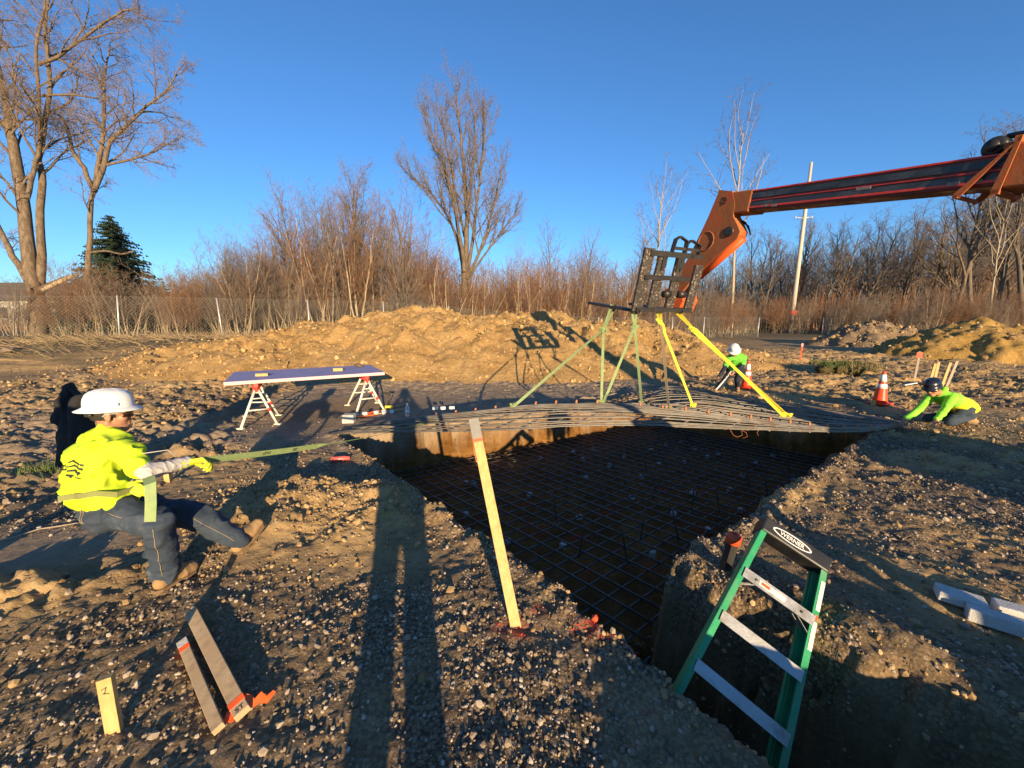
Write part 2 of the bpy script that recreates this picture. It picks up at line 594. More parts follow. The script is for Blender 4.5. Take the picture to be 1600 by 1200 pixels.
def red_spots(x, y):
    m = np.zeros(np.shape(x))
    for px, py, r in ((805, 985, .10), (850, 958, .07), (925, 985, .10), (945, 1000, .05), (845, 955, .05)):
        p = on(px, py); m = np.maximum(m, gauss(x, y, p.x, p.y, r, r * .6))
    for px, py in ((915, 890), (955, 800), (1040, 765), (870, 925), (1000, 735), (1100, 828), (1095, 770), (820, 790), (900, 840), (985, 700), (840, 830), (1020, 880)):
        p = on(px, py, PIT_Z); m = np.maximum(m, .8 * gauss(x, y, p.x, p.y, .16, .10, .6))
    return m
gravel = ss(.38, .62, vn(GX * .9 + 3, GY * .9, 90) * .7 + .3 * vn(GX * 4, GY * 4, 91))
gravel = np.maximum(gravel, .55 * ss(2.9, 2.3, GY) * ss(-3.2, -2.4, GX))
gravel = np.maximum(gravel, 1.0 * gauss(GX, GY, -.75, 2.0, .6, .5, .4))
gravel = np.maximum(gravel, np.exp(-(np.clip(dP, 0, 9) / .35) ** 2)) * ss(-.06, .0, dP) * ss(-.10, .0, dT)
sand = np.maximum(1.25 * gauss(GX, GY, -1.75, 3.35, 1.0, .55, -.2), .8 * ss(.55, .75, vn(GX * .8, GY * .8, 95)) * ss(3.6, 4.4, GY) * ss(-2, -4, GX))
sand = np.maximum(sand, .75 * gauss(GX, GY, -3.3, 2.15, .7, .3, .3))
sand = np.maximum(sand, .9 * ss(.45, .6, vn(GX * 1.3, GY * 1.3, 97)) * ss(2.2, 3, GX) * ss(1.6, 2.2, GY))
sand = np.clip(np.maximum(sand, .7 * ss(8, 12, GY) * ss(-13, -9.5, GX)), 0, 1)
gravel = np.clip(gravel * (1 - .7 * np.clip(sand, 0, 1)), 0, 1)
padm = smooth_pad(GX, GY)
clay = np.clip(np.maximum(ss(.0, -.10, dP), ss(.02, -.2, dT) * .55), 0, 1)
litter = np.clip(ss(12.5, 15, GY + fbm(GX * .4, GY * .4, 3, 99) * 2) * ss(4, -4, GX) + ss(28, 42, GY), 0, 1)
red = np.clip(red_spots(GX, GY), 0, 1)

def ground_material():
    t = NT('site ground')
    P = t.pos
    m1 = t.sep(t.attr('zone', 'Color')); m2 = t.sep(t.attr('zone2', 'Color'))
    big, mid, fine = t.noise(.7, 8, .65, P), t.noise(5, 8, .7, P), t.noise(42, 5, .7, P)
    soil = t.ramp(t.m('ADD', t.m('MULTIPLY', big, .5), t.m('MULTIPLY', mid, .5)), [(.33, (.17, .108, .050)), (.5, (.29, .195, .098)), (.66, (.41, .29, .155))])
    vc = t.sep(t.vor(48, P, out='Color'))[0]
    vd = t.vor(48, P)
    vc2 = t.sep(t.vor(21, P, out='Color'))[1]
    vd2 = t.vor(21, P)
    grav = t.ramp(t.m('ADD', t.m('MULTIPLY', vc, .55), t.m('MULTIPLY', vc2, .45)), [(.2, (.12, .088, .060)), (.5, (.22, .165, .112)), (.75, (.33, .262, .19)), (.95, (.45, .385, .31))])
    grav = t.mix(t.mr(vd, .35, .62), grav, (.075, .052, .034))
    col = t.mix(t.m('MULTIPLY', m1[0], t.mr(fine, .38, .52)), soil, grav)
    sandc = t.ramp(t.m('ADD', t.m('MULTIPLY', mid, .6), t.m('MULTIPLY', fine, .4)), [(.35, (.29, .175, .068)), (.5, (.42, .27, .115)), (.68, (.54, .38, .185))])
    col = t.mix(t.m('MULTIPLY', m1[1], t.mr(mid, .3, .5)), col, sandc)
    padc = t.ramp(t.m('ADD', t.m('MULTIPLY', t.noise(3, 8, .7, t.scale(P, (1.6, .5, 1))), .6), t.m('MULTIPLY', fine, .4)), [(.36, (.21, .155, .10)), (.52, (.30, .225, .15)), (.7, (.40, .31, .215))])
    col = t.mix(t.m('MULTIPLY', m1[2], .92), col, padc)
    tooth = t.noise(4, 8, .72, t.scale(P, (1.1, 1.1, .8)))
    clayc = t.ramp(t.noise(1.8, 8, .7, t.scale(P, (1, 1, 2.2))), [(.3, (.085, .038, .010)), (.5, (.19, .088, .020)), (.68, (.31, .16, .045))])
    col = t.mix(m2[0], col, clayc)
    lit = t.ramp(t.noise(9, 8, .75, t.scale(P, (.5, 1.6, 1))), [(.3, (.055, .042, .025)), (.5, (.14, .105, .06)), (.62, (.10, .10, .045)), (.75, (.27, .21, .13))])
    col = t.mix(m2[2], col, lit)
    col = t.mix(t.m('MULTIPLY', m2[1], t.mr(t.noise(30, 6, .8, P), .46, .56)), col, (.52, .035, .018))
    n1 = t.bump(t.noise(14, 9, .72, P), .55, .05)
    n2 = t.bump(t.noise(75, 6, .75, P), .5, .012, n1)
    gv = t.m('MULTIPLY', t.m('SUBTRACT', 1.0, vd), m1[0])
    n3 = t.bump(t.m('ADD', gv, t.m('MULTIPLY', t.m('SUBTRACT', 1.0, vd2), t.m('MULTIPLY', m1[0], 1.5))), .38, .012, n2)
    n4 = t.bump(t.m('MULTIPLY', t.m('ADD', tooth, t.m('MULTIPLY', t.noise(26, 6, .7, P), .4)), m2[0]), .8, .10, n3)
    return t.out(col, .93, 0, n4, .25)

M_GROUND = ground_material()
me = mesh_np('ground', np.stack([GX.ravel(), GY.ravel(), GZ.ravel()], 1), F, M_GROUND, True)
for nm, chans in (('zone', (gravel, sand, padm)), ('zone2', (clay, red, litter))):
    a = me.color_attributes.new(nm, 'FLOAT_COLOR', 'POINT')
    a.data.foreach_set('color', np.stack([c.ravel() for c in chans] + [np.ones(GX.size)], 1).astype(np.float32).ravel())
GROUND = tag(link('ground', me), 'bare brown earth and gravel of the building site with a square pit', None, None, 'structure')

def surf(x, y):
    """height of the built ground sheet"""
    x = np.asarray(x, float); y = np.asarray(y, float)
    i = np.clip(np.searchsorted(xs, x) - 1, 0, nx_ - 2); j = np.clip(np.searchsorted(ys, y) - 1, 0, ny_ - 2)
    fx = (x - xs[i]) / (xs[i + 1] - xs[i]); fy = (y - ys[j]) / (ys[j + 1] - ys[j])
    return (GZ[j, i] * (1 - fx) + GZ[j, i + 1] * fx) * (1 - fy) + (GZ[j + 1, i] * (1 - fx) + GZ[j + 1, i + 1] * fx) * fy

def sf(x, y): return float(surf(np.array([x]), np.array([y]))[0])

def gpt(px, py):
    """where the pixel's ray meets the ground sheet"""
    d = ray(px, py)
    t = 0.8
    while t < 90:
        p = d * t + Vector((0, 0, CAM_H))
        if p.z <= sf(p.x, p.y): return Vector((p.x, p.y, sf(p.x, p.y)))
        t += 0.01 + t * .004
    return d * t

# ---------------------------------------------------------------- heaps of spoil
def heap_material(name, c, s=1.0):
    t = NT(name)
    P = t.pos
    a, b = t.noise(1.1 * s, 8, .7, P), t.noise(9 * s, 8, .7, P)
    col = t.ramp(t.m('ADD', t.m('MULTIPLY', a, .5), t.m('MULTIPLY', b, .5)), [(.34, c[0]), (.5, c[1]), (.66, c[2])])
    n1 = t.bump(t.noise(7 * s, 10, .75, P), .8, .12)
    n2 = t.bump(t.noise(38 * s, 6, .75, P), .5, .03, n1)
    return t.out(col, .95, 0, n2, .2)
M_BERM = heap_material('yellow sandy spoil', ((.22, .12, .040), (.41, .25, .095), (.53, .355, .155)))
M_PILE1 = heap_material('brown spoil', ((.14, .092, .052), (.25, .175, .105), (.36, .265, .17)))
M_PILE2 = heap_material('ochre spoil', ((.25, .145, .036), (.40, .24, .068), (.50, .32, .115)))

def heap(name, x0, x1, y0, y1, st, hfun, mt, label, cat):
    X, Y = np.meshgrid(np.arange(x0, x1, st), np.arange(y0, y1, st * 1.15))
    Z = hfun(X, Y)
    n, m = X.shape
    i = np.arange(n * m).reshape(n, m)
    Fq = np.stack([i[:-1, :-1].ravel(), i[:-1, 1:].ravel(), i[1:, 1:].ravel(), i[1:, :-1].ravel()], 1)
    base = ground_h(X, Y, False) - .25
    keep = (Z > base + .02).ravel()
    Fq = Fq[keep[Fq].any(1)]
    Z = np.maximum(Z, base - .1)
    ox = Vector(((x0 + x1) / 2, (y0 + y1) / 2, 0))
    used = np.unique(Fq)
    rm = np.zeros(n * m, np.int64); rm[used] = np.arange(len(used))
    V = np.stack([X.ravel() - ox.x, Y.ravel() - ox.y, Z.ravel()], 1)[used]
    return tag(link(name, mesh_np(name, V, rm[Fq], mt, True), None, ox), label, cat)

CR = np.array([[-18, -.3], [-14.6, -.1], [-13, .62], [-11, 1.12], [-9.7, 1.45], [-8.2, 1.58], [-7, 1.68], [-5.4, 1.85], [-4.3, 2.22], [-3.2, 2.24], [-2.2, 2.02],
               [0, 1.86], [1.8, 1.95], [2.6, 1.72], [3.8, 1.62], [5.9, 1.46], [7.4, 1.2], [9, .85], [10.6, .35], [12, 0]])
def berm_h(x, y):
    c = np.interp(x, CR[:, 0], CR[:, 1])
    yb = np.interp(x, [-16, -11, -8, -3, 2, 5, 8, 11], [12.2, 10.9, 10.7, 10.9, 10.9, 11.9, 12.6, 13.4]) + .35 * fbm(x * .8, y * .3, 3, 31)
    w = np.interp(x, [-14, -8, 0, 12], [4.6, 5.8, 6.9, 5.6])
    s = (y - yb) / w
    pr = np.where(s < 1, np.clip(s, -1, 1) ** 1.0 * (1.25 - .25 * np.clip(s, 0, 1)), 1 - ((s - 1) * w / 3.2) ** 1.3 * .9)
    pr = np.where(s < 0, s * 1.5, pr)
    am = np.clip(c, 0, 1) * np.clip(s * 2.5, 0, 1)
    g = ground_h(x, y, False)
    z = g * (1 - np.clip(s * 1.2, 0, 1)) + np.maximum(c, 0) * pr
    z = z + am * (.40 * fbm(x * .55, y * .55, 5, 33) + .42 * (1 - np.abs(fbm(x * .8 + y * .4, y * .55, 4, 34))) - .34 + .15 * clods(x * 1.2, y * 1.2, 35) + .09 * clods(x * 3.2, y * 3.2, 36) + .04 * clods(x * 8, y * 8, 37) + .16 * fbm(x * 2.2, y * 2.2, 5, 38, .7) + .10 * (1 - np.abs(fbm(x * 1.8, y * 1.2, 4, 39))))
    return z + np.clip(s * 6, 0, 1) * .03
BERM = heap('dirt_berm', -18, 12, 9.8, 22.5, .068, berm_h, M_BERM, 'long bank of yellow sandy earth thrown up behind the pit', 'dirt bank')

def pile_h(cx, cy, rx, ry, h, sd, a=0.0):
    def f(x, y):
        c, s = math.cos(a), math.sin(a)
        u, v = ((x - cx) * c + (y - cy) * s) / rx, (-(x - cx) * s + (y - cy) * c) / ry
        r = np.sqrt(u * u + v * v) + .16 * fbm(x * .8, y * .8, 3, sd)
        pr = np.clip(1 - r, -.5, 1)
        pr = pr * (1.35 - .35 * np.clip(pr, 0, 1))
        am = np.clip(pr * 4, 0, 1)
        return ground_h(x, y, False) + h * pr + am * (.12 * fbm(x * 1.6, y * 1.6, 4, sd + 1) + .20 * clods(x * 2.2, y * 2.2, sd + 2) + .10 * clods(x * 5, y * 5, sd + 3) - .06)
    return f
heap('dirt_pile', 18.5, 30, 20.5, 32, .10, pile_h(24.4, 26, 4.1, 3.4, 1.62, 201), M_PILE1, 'cone of brown lumpy earth in front of the far wood', 'dirt pile')
heap('dirt_pile', 12, 29, 12.5, 24, .09, lambda x, y: np.maximum(pile_h(20.9, 17.6, 3.7, 3.4, 1.62, 211)(x, y), pile_h(25.0, 18.0, 3.8, 3.0, 1.45, 221)(x, y)), M_PILE2, 'broad ochre earth heap beside the brown lumpy one', 'dirt pile')

# ---------------------------------------------------------------- gravel and clods
PHI = (1 + 5 ** .5) / 2
IV = np.array([(-1, PHI, 0), (1, PHI, 0), (-1, -PHI, 0), (1, -PHI, 0), (0, -1, PHI), (0, 1, PHI), (0, -1, -PHI), (0, 1, -PHI), (PHI, 0, -1), (PHI, 0, 1), (-PHI, 0, -1), (-PHI, 0, 1)]) / 1.902
IF = np.array([(0, 11, 5), (0, 5, 1), (0, 1, 7), (0, 7, 10), (0, 10, 11), (1, 5, 9), (5, 11, 4), (11, 10, 2), (10, 7, 6), (7, 1, 8), (3, 9, 4), (3, 4, 2), (3, 2, 6), (3, 6, 8), (3, 8, 9), (4, 9, 5), (2, 4, 11), (6, 2, 10), (8, 6, 7), (9, 8, 1)])
def quat_mats(n, g, tilt=1.0):
    q = g.normal(size=(n, 4)); q /= np.linalg.norm(q, axis=1)[:, None]
    w, x, y, z = q.T
    return np.stack([np.stack([1 - 2 * (y * y + z * z), 2 * (x * y - z * w), 2 * (x * z + y * w)], 1),
                     np.stack([2 * (x * y + z * w), 1 - 2 * (x * x + z * z), 2 * (y * z - x * w)], 1),
                     np.stack([2 * (x * z - y * w), 2 * (y * z + x * w), 1 - 2 * (x * x + y * y)], 1)], 1)
def stones_mesh(name, pos, size, mt, seed, flat=(.55, 1.0)):
    g = np.random.default_rng(seed)
    n = len(pos)
    V = IV[None] * (1 + g.uniform(-.28, .22, (n, 12, 1)))
    V = V * np.stack([g.uniform(.8, 1.25, n), g.uniform(.65, 1.0, n), g.uniform(flat[0], flat[1], n)], 1)[:, None]
    V = np.einsum('nij,nkj->nki', quat_mats(n, g), V) * (size / 2)[:, None, None] + pos[:, None]
    Fs = (IF[None] + 12 * np.arange(n)[:, None, None]).reshape(-1, 3)
    me = mesh_np(name, V.reshape(-1, 3), Fs, mt, False)
    a = me.attributes.new('tone', 'FLOAT', 'POINT')
    a.data.foreach_set('value', np.repeat(g.uniform(0, 1, n), 12).astype(np.float32))
    return me
def stone_material(name, stops, redness=False):
    t = NT(name)
    tone = t.attr('tone')
    n = t.noise(35, 6, .7, t.pos)
    col = t.ramp(t.m('ADD', t.m('MULTIPLY', tone, .8), t.m('MULTIPLY', n, .2)), stops)
    if redness:
        d = t.m('MULTIPLY', t.attr('red'), 1.0)
        col = t.mix(d, col, (.55, .04, .02))
    return t.out(col, .88, 0, t.bump(t.noise(90, 5, .7, t.pos), .3, .004), .3)
M_STONE = stone_material('gravel stone', [(.1, (.095, .070, .048)), (.35, (.18, .132, .088)), (.6, (.26, .20, .14)), (.82, (.36, .295, .225)), (.97, (.50, .44, .37))], True)
M_CLOD = stone_material('earth clod', [(.1, (.19, .12, .055)), (.5, (.32, .21, .10)), (.9, (.45, .315, .165))])
M_CLOD2 = stone_material('sandy clod', [(.1, (.24, .14, .05)), (.5, (.39, .245, .10)), (.9, (.50, .34, .16))])

g = np.random.default_rng(5)
def scatter(n, x0, x1, y0, y1, dens):
    """n tries, kept by density; more of them close to the lens"""
    u = g.uniform(0, 1, n)
    y = y0 * (y1 / y0) ** u
    x = g.uniform(0, 1, n) * (x1 - x0) + x0
    fov = np.abs(x) < 1.42 * y + .3
    x, y = x[fov], y[fov]
    k = g.uniform(0, 1, len(x)) < dens(x, y)
    return x[k], y[k]
def gdens(x, y):
    d, e = holes(x, y)
    gr = ss(.40, .62, vn(x * .9 + 3, y * .9, 90) * .7 + .3 * vn(x * 4, y * 4, 91))
    gr = gr * .7
    gr = np.maximum(gr, .30 * ss(2.9, 2.2, y) * ss(-3.4, -2.4, x) * ss(1.2, .4, x))
    gr = np.maximum(gr, 1.1 * gauss(x, y, -.75, 2.0, .55, .45, .4))
    gr = np.maximum(gr, 1.1 * gauss(x, y, -1.7, 1.45, .6, .3, .4))
    gr = np.maximum(gr, np.exp(-(np.clip(d, 0, 9) / .25) ** 2))
    sd = gauss(x, y, -1.75, 3.35, .9, .5, -.2)
    gr = gr * (1 - .75 * sd) * (1 - .88 * smooth_pad(x, y))
    gr = np.maximum(gr, .25 * ss(1.5, 2.5, x)) * (.35 + .65 * ss(.35, .6, vn(x * 2.2, y * 2.2, 93)))
    return np.where((d < .01) | (e < .01), 0, gr)
x, y = scatter(170000, -9, 9, 1.15, 7.5, gdens)
size = np.clip(np.exp(g.normal(math.log(.0125), .50, len(x))), .007, .058)
size *= np.where(y > 3.2, 1.25, 1.0)
z = surf(x, y) + size * .12
me = stones_mesh('gravel', np.stack([x, y, z], 1), size, M_STONE, 8)
a = me.attributes.new('red', 'FLOAT', 'POINT')
a.data.foreach_set('value', np.repeat((red_spots(x, y) > g.uniform(.15, 1.1, len(x))).astype(np.float32), 12))
tag(link('gravel', me), 'loose grey and tan gravel strewn over the earth around the pit', None, None, 'stuff')

def cdens(x, y):
    d, e = holes(x, y)
    m = np.maximum(clod_mask(x, y), .30 * (1 - smooth_pad(x, y)))
    m = np.maximum(m, 1.0 * gauss(x, y, -1.75, 3.4, 1.0, .6, -.2))
    m = m * (1 - .92 * smooth_pad(x, y)) * (.45 + .55 * ss(2.4, 3.4, y))
    return np.where((d < .03) | (e < .03), 0, m)
x1_, y1_ = scatter(85000, -15, 22, 1.6, 22, cdens)
x2_, y2_ = scatter(7000, -3.4, -.6, 2.4, 4.3, cdens)
x, y = np.concatenate([x1_, x2_]), np.concatenate([y1_, y2_])
size = np.clip(np.exp(g.normal(math.log(.027), .60, len(x))), .011, .16) * np.clip(y / 6, .5, 1.15)
tag(link('clods', stones_mesh('clods', np.stack([x, y, surf(x, y) + size * .12], 1), size, M_CLOD, 9)), 'loose clods of brown earth lying over the site', None, None, 'stuff')
x = g.uniform(-16, 11, 6500); y = g.uniform(10.4, 18.2, 6500)
zb = berm_h(x, y)
k = zb > ground_h(x, y, False) + .03
x, y, zb = x[k], y[k], zb[k]
size = np.clip(np.exp(g.normal(math.log(.055), .55, len(x))), .025, .26)
tag(link('clods', stones_mesh('clods', np.stack([x, y, zb + size * .1], 1), size, M_CLOD2, 10, (.4, .7))), 'loose clods of yellow earth on the sandy bank', None, None, 'stuff')
# on the two far heaps
pts = []
for f, (cx, cy, r) in ((pile_h(24.4, 26, 4.1, 3.4, 1.62, 201), (24.4, 26, 3.8)), (lambda x, y: np.maximum(pile_h(20.9, 17.6, 3.7, 3.4, 1.62, 211)(x, y), pile_h(25.0, 18.0, 3.8, 3.0, 1.45, 221)(x, y)), (22.5, 17.6, 5))):
    x = cx + g.uniform(-r, r, 1100 if r < 4 else 500); y = cy + g.uniform(-r, r * .4, len(x))
    z = f(x, y); k = z > ground_h(x, y, False) + .05
    pts.append(np.stack([x[k], y[k], z[k]], 1))
pts = np.concatenate(pts)
size = np.clip(np.exp(g.normal(math.log(.11), .5, len(pts))), .05, .34)
tag(link('clods', stones_mesh('clods', pts, size, M_CLOD, 12)), 'lumps of earth on the two far heaps', None, None, 'stuff')

# crumbs along the rims of the pit and the trench
x = g.uniform(-3.2, 7, 60000); y = g.uniform(1.1, 10, 60000)
d, e = holes(x, y)
k = ((np.abs(e + .03) < .17) & (y < 3.2)) | ((np.abs(d + .0) < .10) & (y < 7) & (g.uniform(0, 1, len(x)) < .5))
x, y = x[k], y[k]
size = np.clip(np.exp(g.normal(math.log(.016), .55, len(x))), .007, .05)
tag(link('clods', stones_mesh('clods', np.stack([x, y, surf(x, y) + size * .1], 1), size, M_CLOD, 14)), 'crumbs of earth along the rims of the pit and trench', None, None, 'stuff')

# the bigger stones, each one a piece of the ground
protos = [stones_mesh('stone', np.zeros((1, 3)), np.array([1.0]), M_STONE, 100 + k) for k in range(9)]
def sdens(x, y):
    d, e = holes(x, y)
    return np.where((d < .03) | (e < .03), 0, .35 * gdens(x, y) + .04)
x, y = scatter(2200, -6, 6, 1.25, 5.5, sdens)
for k in range(min(270, len(x))):
    o = link('stone', protos[k % 9], GROUND)
    s = rng.uniform(.022, .046) * (1 if y[k] < 2.6 else 1.35)
    o.location = (x[k], y[k], sf(x[k], y[k]) + s * .12)
    o.scale = (s, s, s * rng.uniform(.55, .8)); o.rotation_euler = (rng.uniform(-.4, .4), rng.uniform(-.4, .4), rng.uniform(0, 6.28))
# ================================================================ SITE OBJECTS
Z3 = Vector((0, 0, 1))
M_WOOD_Y = pm('fresh yellow lath wood', (.44, .265, .085), (.60, .41, .165), 22, .7, .35, 60, stretch=(1.6, 1.6, .07), dirt=((.27, .16, .06), .45))
M_WOOD_G = pm('grey weathered lath wood', (.30, .25, .19), (.40, .33, .25), 10, .8, .25, 60, stretch=(1, 1, .15), dirt=((.17, .12, .08), .5))
M_WOOD_B = pm('tan lath wood', (.36, .24, .12), (.52, .38, .22), 14, .75, .25, 60, stretch=(.3, .3, .3), dirt=((.22, .14, .08), .5))
M_REDP = pm('red marking paint', (.62, .06, .02), (.75, .10, .03), 20, .5, .1)
M_ORTAPE = pm('orange flagging tape', (.85, .10, .015), (.95, .16, .03), 15, .4, .1)
M_GREYP = pm('grey paint', (.17, .165, .15), (.24, .23, .21), 20, .7, .1)
M_BLACK = pm('black plastic', (.012, .012, .013), (.028, .027, .026), 8, .45, .08, 90, dirt=((.10, .08, .055), .45))
M_INK = pm('dark marking ink', (.02, .018, .016), (.04, .035, .03), 30, .7, 0)
M_WHITE = pm('white paint', (.72, .71, .68), (.80, .79, .76), 6, .45, .05, dirt=((.45, .38, .28), .4))
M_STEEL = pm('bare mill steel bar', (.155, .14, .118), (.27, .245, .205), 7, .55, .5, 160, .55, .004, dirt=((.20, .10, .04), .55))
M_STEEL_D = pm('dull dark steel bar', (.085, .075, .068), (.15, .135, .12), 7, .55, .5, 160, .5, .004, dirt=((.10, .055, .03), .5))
M_RUST = pm('rust red bar end', (.40, .13, .05), (.55, .20, .09), 25, .75, .2)
M_CONC = pm('pale concrete', (.42, .40, .36), (.55, .53, .48), 9, .9, .4, 70, dirt=((.30, .25, .19), .5))
M_CONC2 = pm('grey concrete paver', (.44, .43, .40), (.57, .56, .53), 14, .9, .5, 110, dirt=((.26, .21, .16), .4))
M_GREENW = pm('green lifting webbing', (.19, .27, .10), (.28, .36, .155), 14, .8, .4, 120, dirt=((.25, .24, .12), .5))
M_YELLOWW = pm('yellow lifting webbing', (.72, .58, .03), (.85, .70, .06), 14, .75, .4, 120, dirt=((.45, .34, .08), .4))
M_TANW = pm('dirty tan webbing', (.24, .17, .09), (.32, .24, .13), 14, .85, .4, 120)

# ---------------------------------------------------------------- bars
def bar(name, pts, r, mt, parent, n=6, org=None):
    return MB().tube(pts, r, n).build(name, mt, parent, org)

# mat already tied on the pit floor
A_, B_, C_, D_ = Vector((-2.55, 6.05, 0)), Vector((3.5, 9.5, 0)), Vector((6.3, 6.6, 0)), Vector((.98, 2.45, 0))
FZ = PIT_Z + .13
def quad(u, v): return A_.lerp(B_, u).lerp(D_.lerp(C_, u), v)
floor_mat = thing('rebar_mat', 'flat dark steel rebar mat lying on concrete blocks at the bottom of the pit', 'rebar mat', (1.7, 6, FZ))
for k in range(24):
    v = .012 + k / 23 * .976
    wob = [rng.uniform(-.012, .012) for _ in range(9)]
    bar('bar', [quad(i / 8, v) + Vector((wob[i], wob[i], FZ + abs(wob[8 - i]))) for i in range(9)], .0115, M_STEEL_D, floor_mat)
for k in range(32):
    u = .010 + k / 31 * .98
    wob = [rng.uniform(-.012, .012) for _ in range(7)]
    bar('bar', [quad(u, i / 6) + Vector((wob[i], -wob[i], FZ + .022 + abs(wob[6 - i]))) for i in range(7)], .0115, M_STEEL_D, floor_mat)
# bent standing bars that will carry the upper mat
lab_st = 'thin dark bent bar standing up from the lower rebar mat'
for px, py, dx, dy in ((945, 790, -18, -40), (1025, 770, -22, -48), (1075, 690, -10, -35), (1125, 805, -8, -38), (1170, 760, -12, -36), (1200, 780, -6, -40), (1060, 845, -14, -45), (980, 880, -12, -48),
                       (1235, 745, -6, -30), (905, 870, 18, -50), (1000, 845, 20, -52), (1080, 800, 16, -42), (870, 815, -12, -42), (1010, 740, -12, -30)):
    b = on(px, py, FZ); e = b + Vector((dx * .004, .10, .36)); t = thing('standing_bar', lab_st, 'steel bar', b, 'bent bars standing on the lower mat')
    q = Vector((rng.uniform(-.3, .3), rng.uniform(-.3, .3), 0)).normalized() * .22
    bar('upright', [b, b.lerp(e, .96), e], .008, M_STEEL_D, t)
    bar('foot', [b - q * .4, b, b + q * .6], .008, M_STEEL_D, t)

# small concrete blocks under the lower mat
def block_mesh(sz):
    return MB().box((0, 0, 0), sz, None, .008).mesh('concrete_block', M_CONC2)
blk = [block_mesh((.065, .065, .06)), block_mesh((.08, .06, .055)), block_mesh((.06, .08, .06))]
spots = [(728, 754), (740, 754), (827, 772), (728, 803), (793, 845), (880, 853), (811, 883), (905, 808), (912, 672 + 45), (1003, 744), (988, 777), (1082, 770), (1020, 865), (1052, 802), (1107, 828), (1140, 765), (1158, 797), (1193, 780),
         (952, 727), (975, 712), (1017, 703), (1040, 694), (1065, 690), (1085, 700), (1105, 713), (1123, 709), (1070, 722), (1180, 723), (1208, 711), (1285, 727), (1160, 743), (845, 716), (896, 706), (928, 702), (915, 745), (1240, 750), (1115, 685), (1030, 725)]
for k, (px, py) in enumerate(spots):
    p = on(px, py, PIT_Z + .06)
    if sdf(PIT, np.array([p.x]), np.array([p.y]))[0] > -.12: continue
    o = link('concrete_block', blk[k % 3])
    o.location = p; o.rotation_euler = (rng.uniform(-.15, .15), rng.uniform(-.15, .15), rng.uniform(0, 3))
    tag(o, 'small pale concrete spacer block under the rebar on the pit floor', 'concrete block', 'spacer blocks under the lower rebar mat')

# ---------------------------------------------------------------- the mat hanging over the pit
def catmull(P, u):
    n = len(P) - 1
    x = min(max(u, 0), 1) * n
    i = min(int(x), n - 1); f = x - i
    p0, p1, p2, p3 = P[max(i - 1, 0)], P[i], P[i + 1], P[min(i + 2, n)]
    return p1 * 1 + (p2 - p0) * (.5 * f) + (p0 * 2 - p1 * 5 + p2 * 4 - p3) * (.5 * f * f) + (p1 * 3 - p0 - p2 * 3 + p3) * (.5 * f * f * f)
def resample(P, n=60):
    Q = [catmull(P, i / n) for i in range(n + 1)]
    L = [0]
    for a, b in zip(Q, Q[1:]): L.append(L[-1] + (b - a).length)
    return lambda u: Q[min(int(np.searchsorted(L, u * L[-1])), n)] if u <= 0 or u >= 1 else (lambda j: Q[j - 1].lerp(Q[j], (u * L[-1] - L[j - 1]) / max(L[j] - L[j - 1], 1e-6)))(int(np.searchsorted(L, u * L[-1])))
NEAR = resample([on(512, 677, .10), on(620, 674, .22), on(740, 672, .33), on(820, 669, .40), on(900, 664, .44), on(1000, 663, .44), on(1100, 667, .38), on(1200, 671, .29), on(1300, 674, .18), on(1360, 672, .12), on(1416, 664, .08)])
CREST = resample([on(640, 654, .26), on(740, 643, .40), on(830, 633, .50), on(900, 630, .54), on(960, 631, .55), on(1042, 638, .53), on(1130, 648, .46), on(1200, 657, .36), on(1300, 668, .22), on(1370, 668, .13), on(1417, 663, .08)])
FAR = resample([on(1000, 634, .14), on(1010, 622, .20), on(1040, 604, .30), on(1090, 610, .30), on(1140, 617, .26), on(1200, 626, .20), on(1245, 632, .16), on(1300, 641, .12), on(1364, 650, .10), on(1418, 662, .08)])
MIDF = resample([on(860, 640, .18), on(940, 638, .26), on(1010, 634, .36), on(1090, 628, .42), on(1150, 635, .38), on(1200, 641, .30), on(1260, 648, .22), on(1330, 657, .15), on(1418, 662.5, .08)])
def mat_pt(u, v):
    rows = [NEAR(u), NEAR(u).lerp(CREST(u), .55) + Vector((0, 0, .02)), CREST(u), MIDF(u), FAR(u)]
    return catmull(rows, v)
hung = thing('rebar_mat', 'rebar mat hanging from straps above the pit with red tipped bars along its ridge', 'rebar mat', mat_pt(.5, .5))
for k in range(31):
    v = (k / 14) * .5 if k <= 14 else .5 + (k - 14) / 16 * .5
    lift = rng.uniform(-.012, .012)
    bar('bar', [mat_pt(i / 30, v) + Vector((0, rng.uniform(-.008, .008), lift + rng.uniform(-.005, .005))) for i in range(31)], .0098, M_STEEL, hung)
for k in range(27):
    u = (k + .4) / 27
    bar('bar', [mat_pt(u + .012 * (v - .5), v) + Vector((0, 0, -.022)) for v in [j / 14 for j in range(15)]], .0115, M_STEEL, hung)
    p = CREST(u)
    bar('bar_end', [p + Vector((0, -.02, .0)), p + Vector((.01, .0, .052))], .017, M_RUST, hung)
M_DOBIE = pm('white spacer', (.70, .70, .68), (.8, .8, .78), 9, .7, .1)
for px, py, z in ((570, 643, .18), (588, 641, .2), (600, 642, .2), (612, 640, .22), (680, 635, .33), (692, 634.5, .34), (706, 634, .36)):
    p = on(px, py + 3, z)
    o = MB().box((0, 0, 0), (.075, .06, .05), Matrix.Rotation(rng.uniform(0, 3), 3, 'Z'), .006).place('spacer_block', M_DOBIE, p)
    tag(o, 'small white spacer block on the left end of the hanging rebar mat', 'spacer block', 'white spacers on the hanging mat')
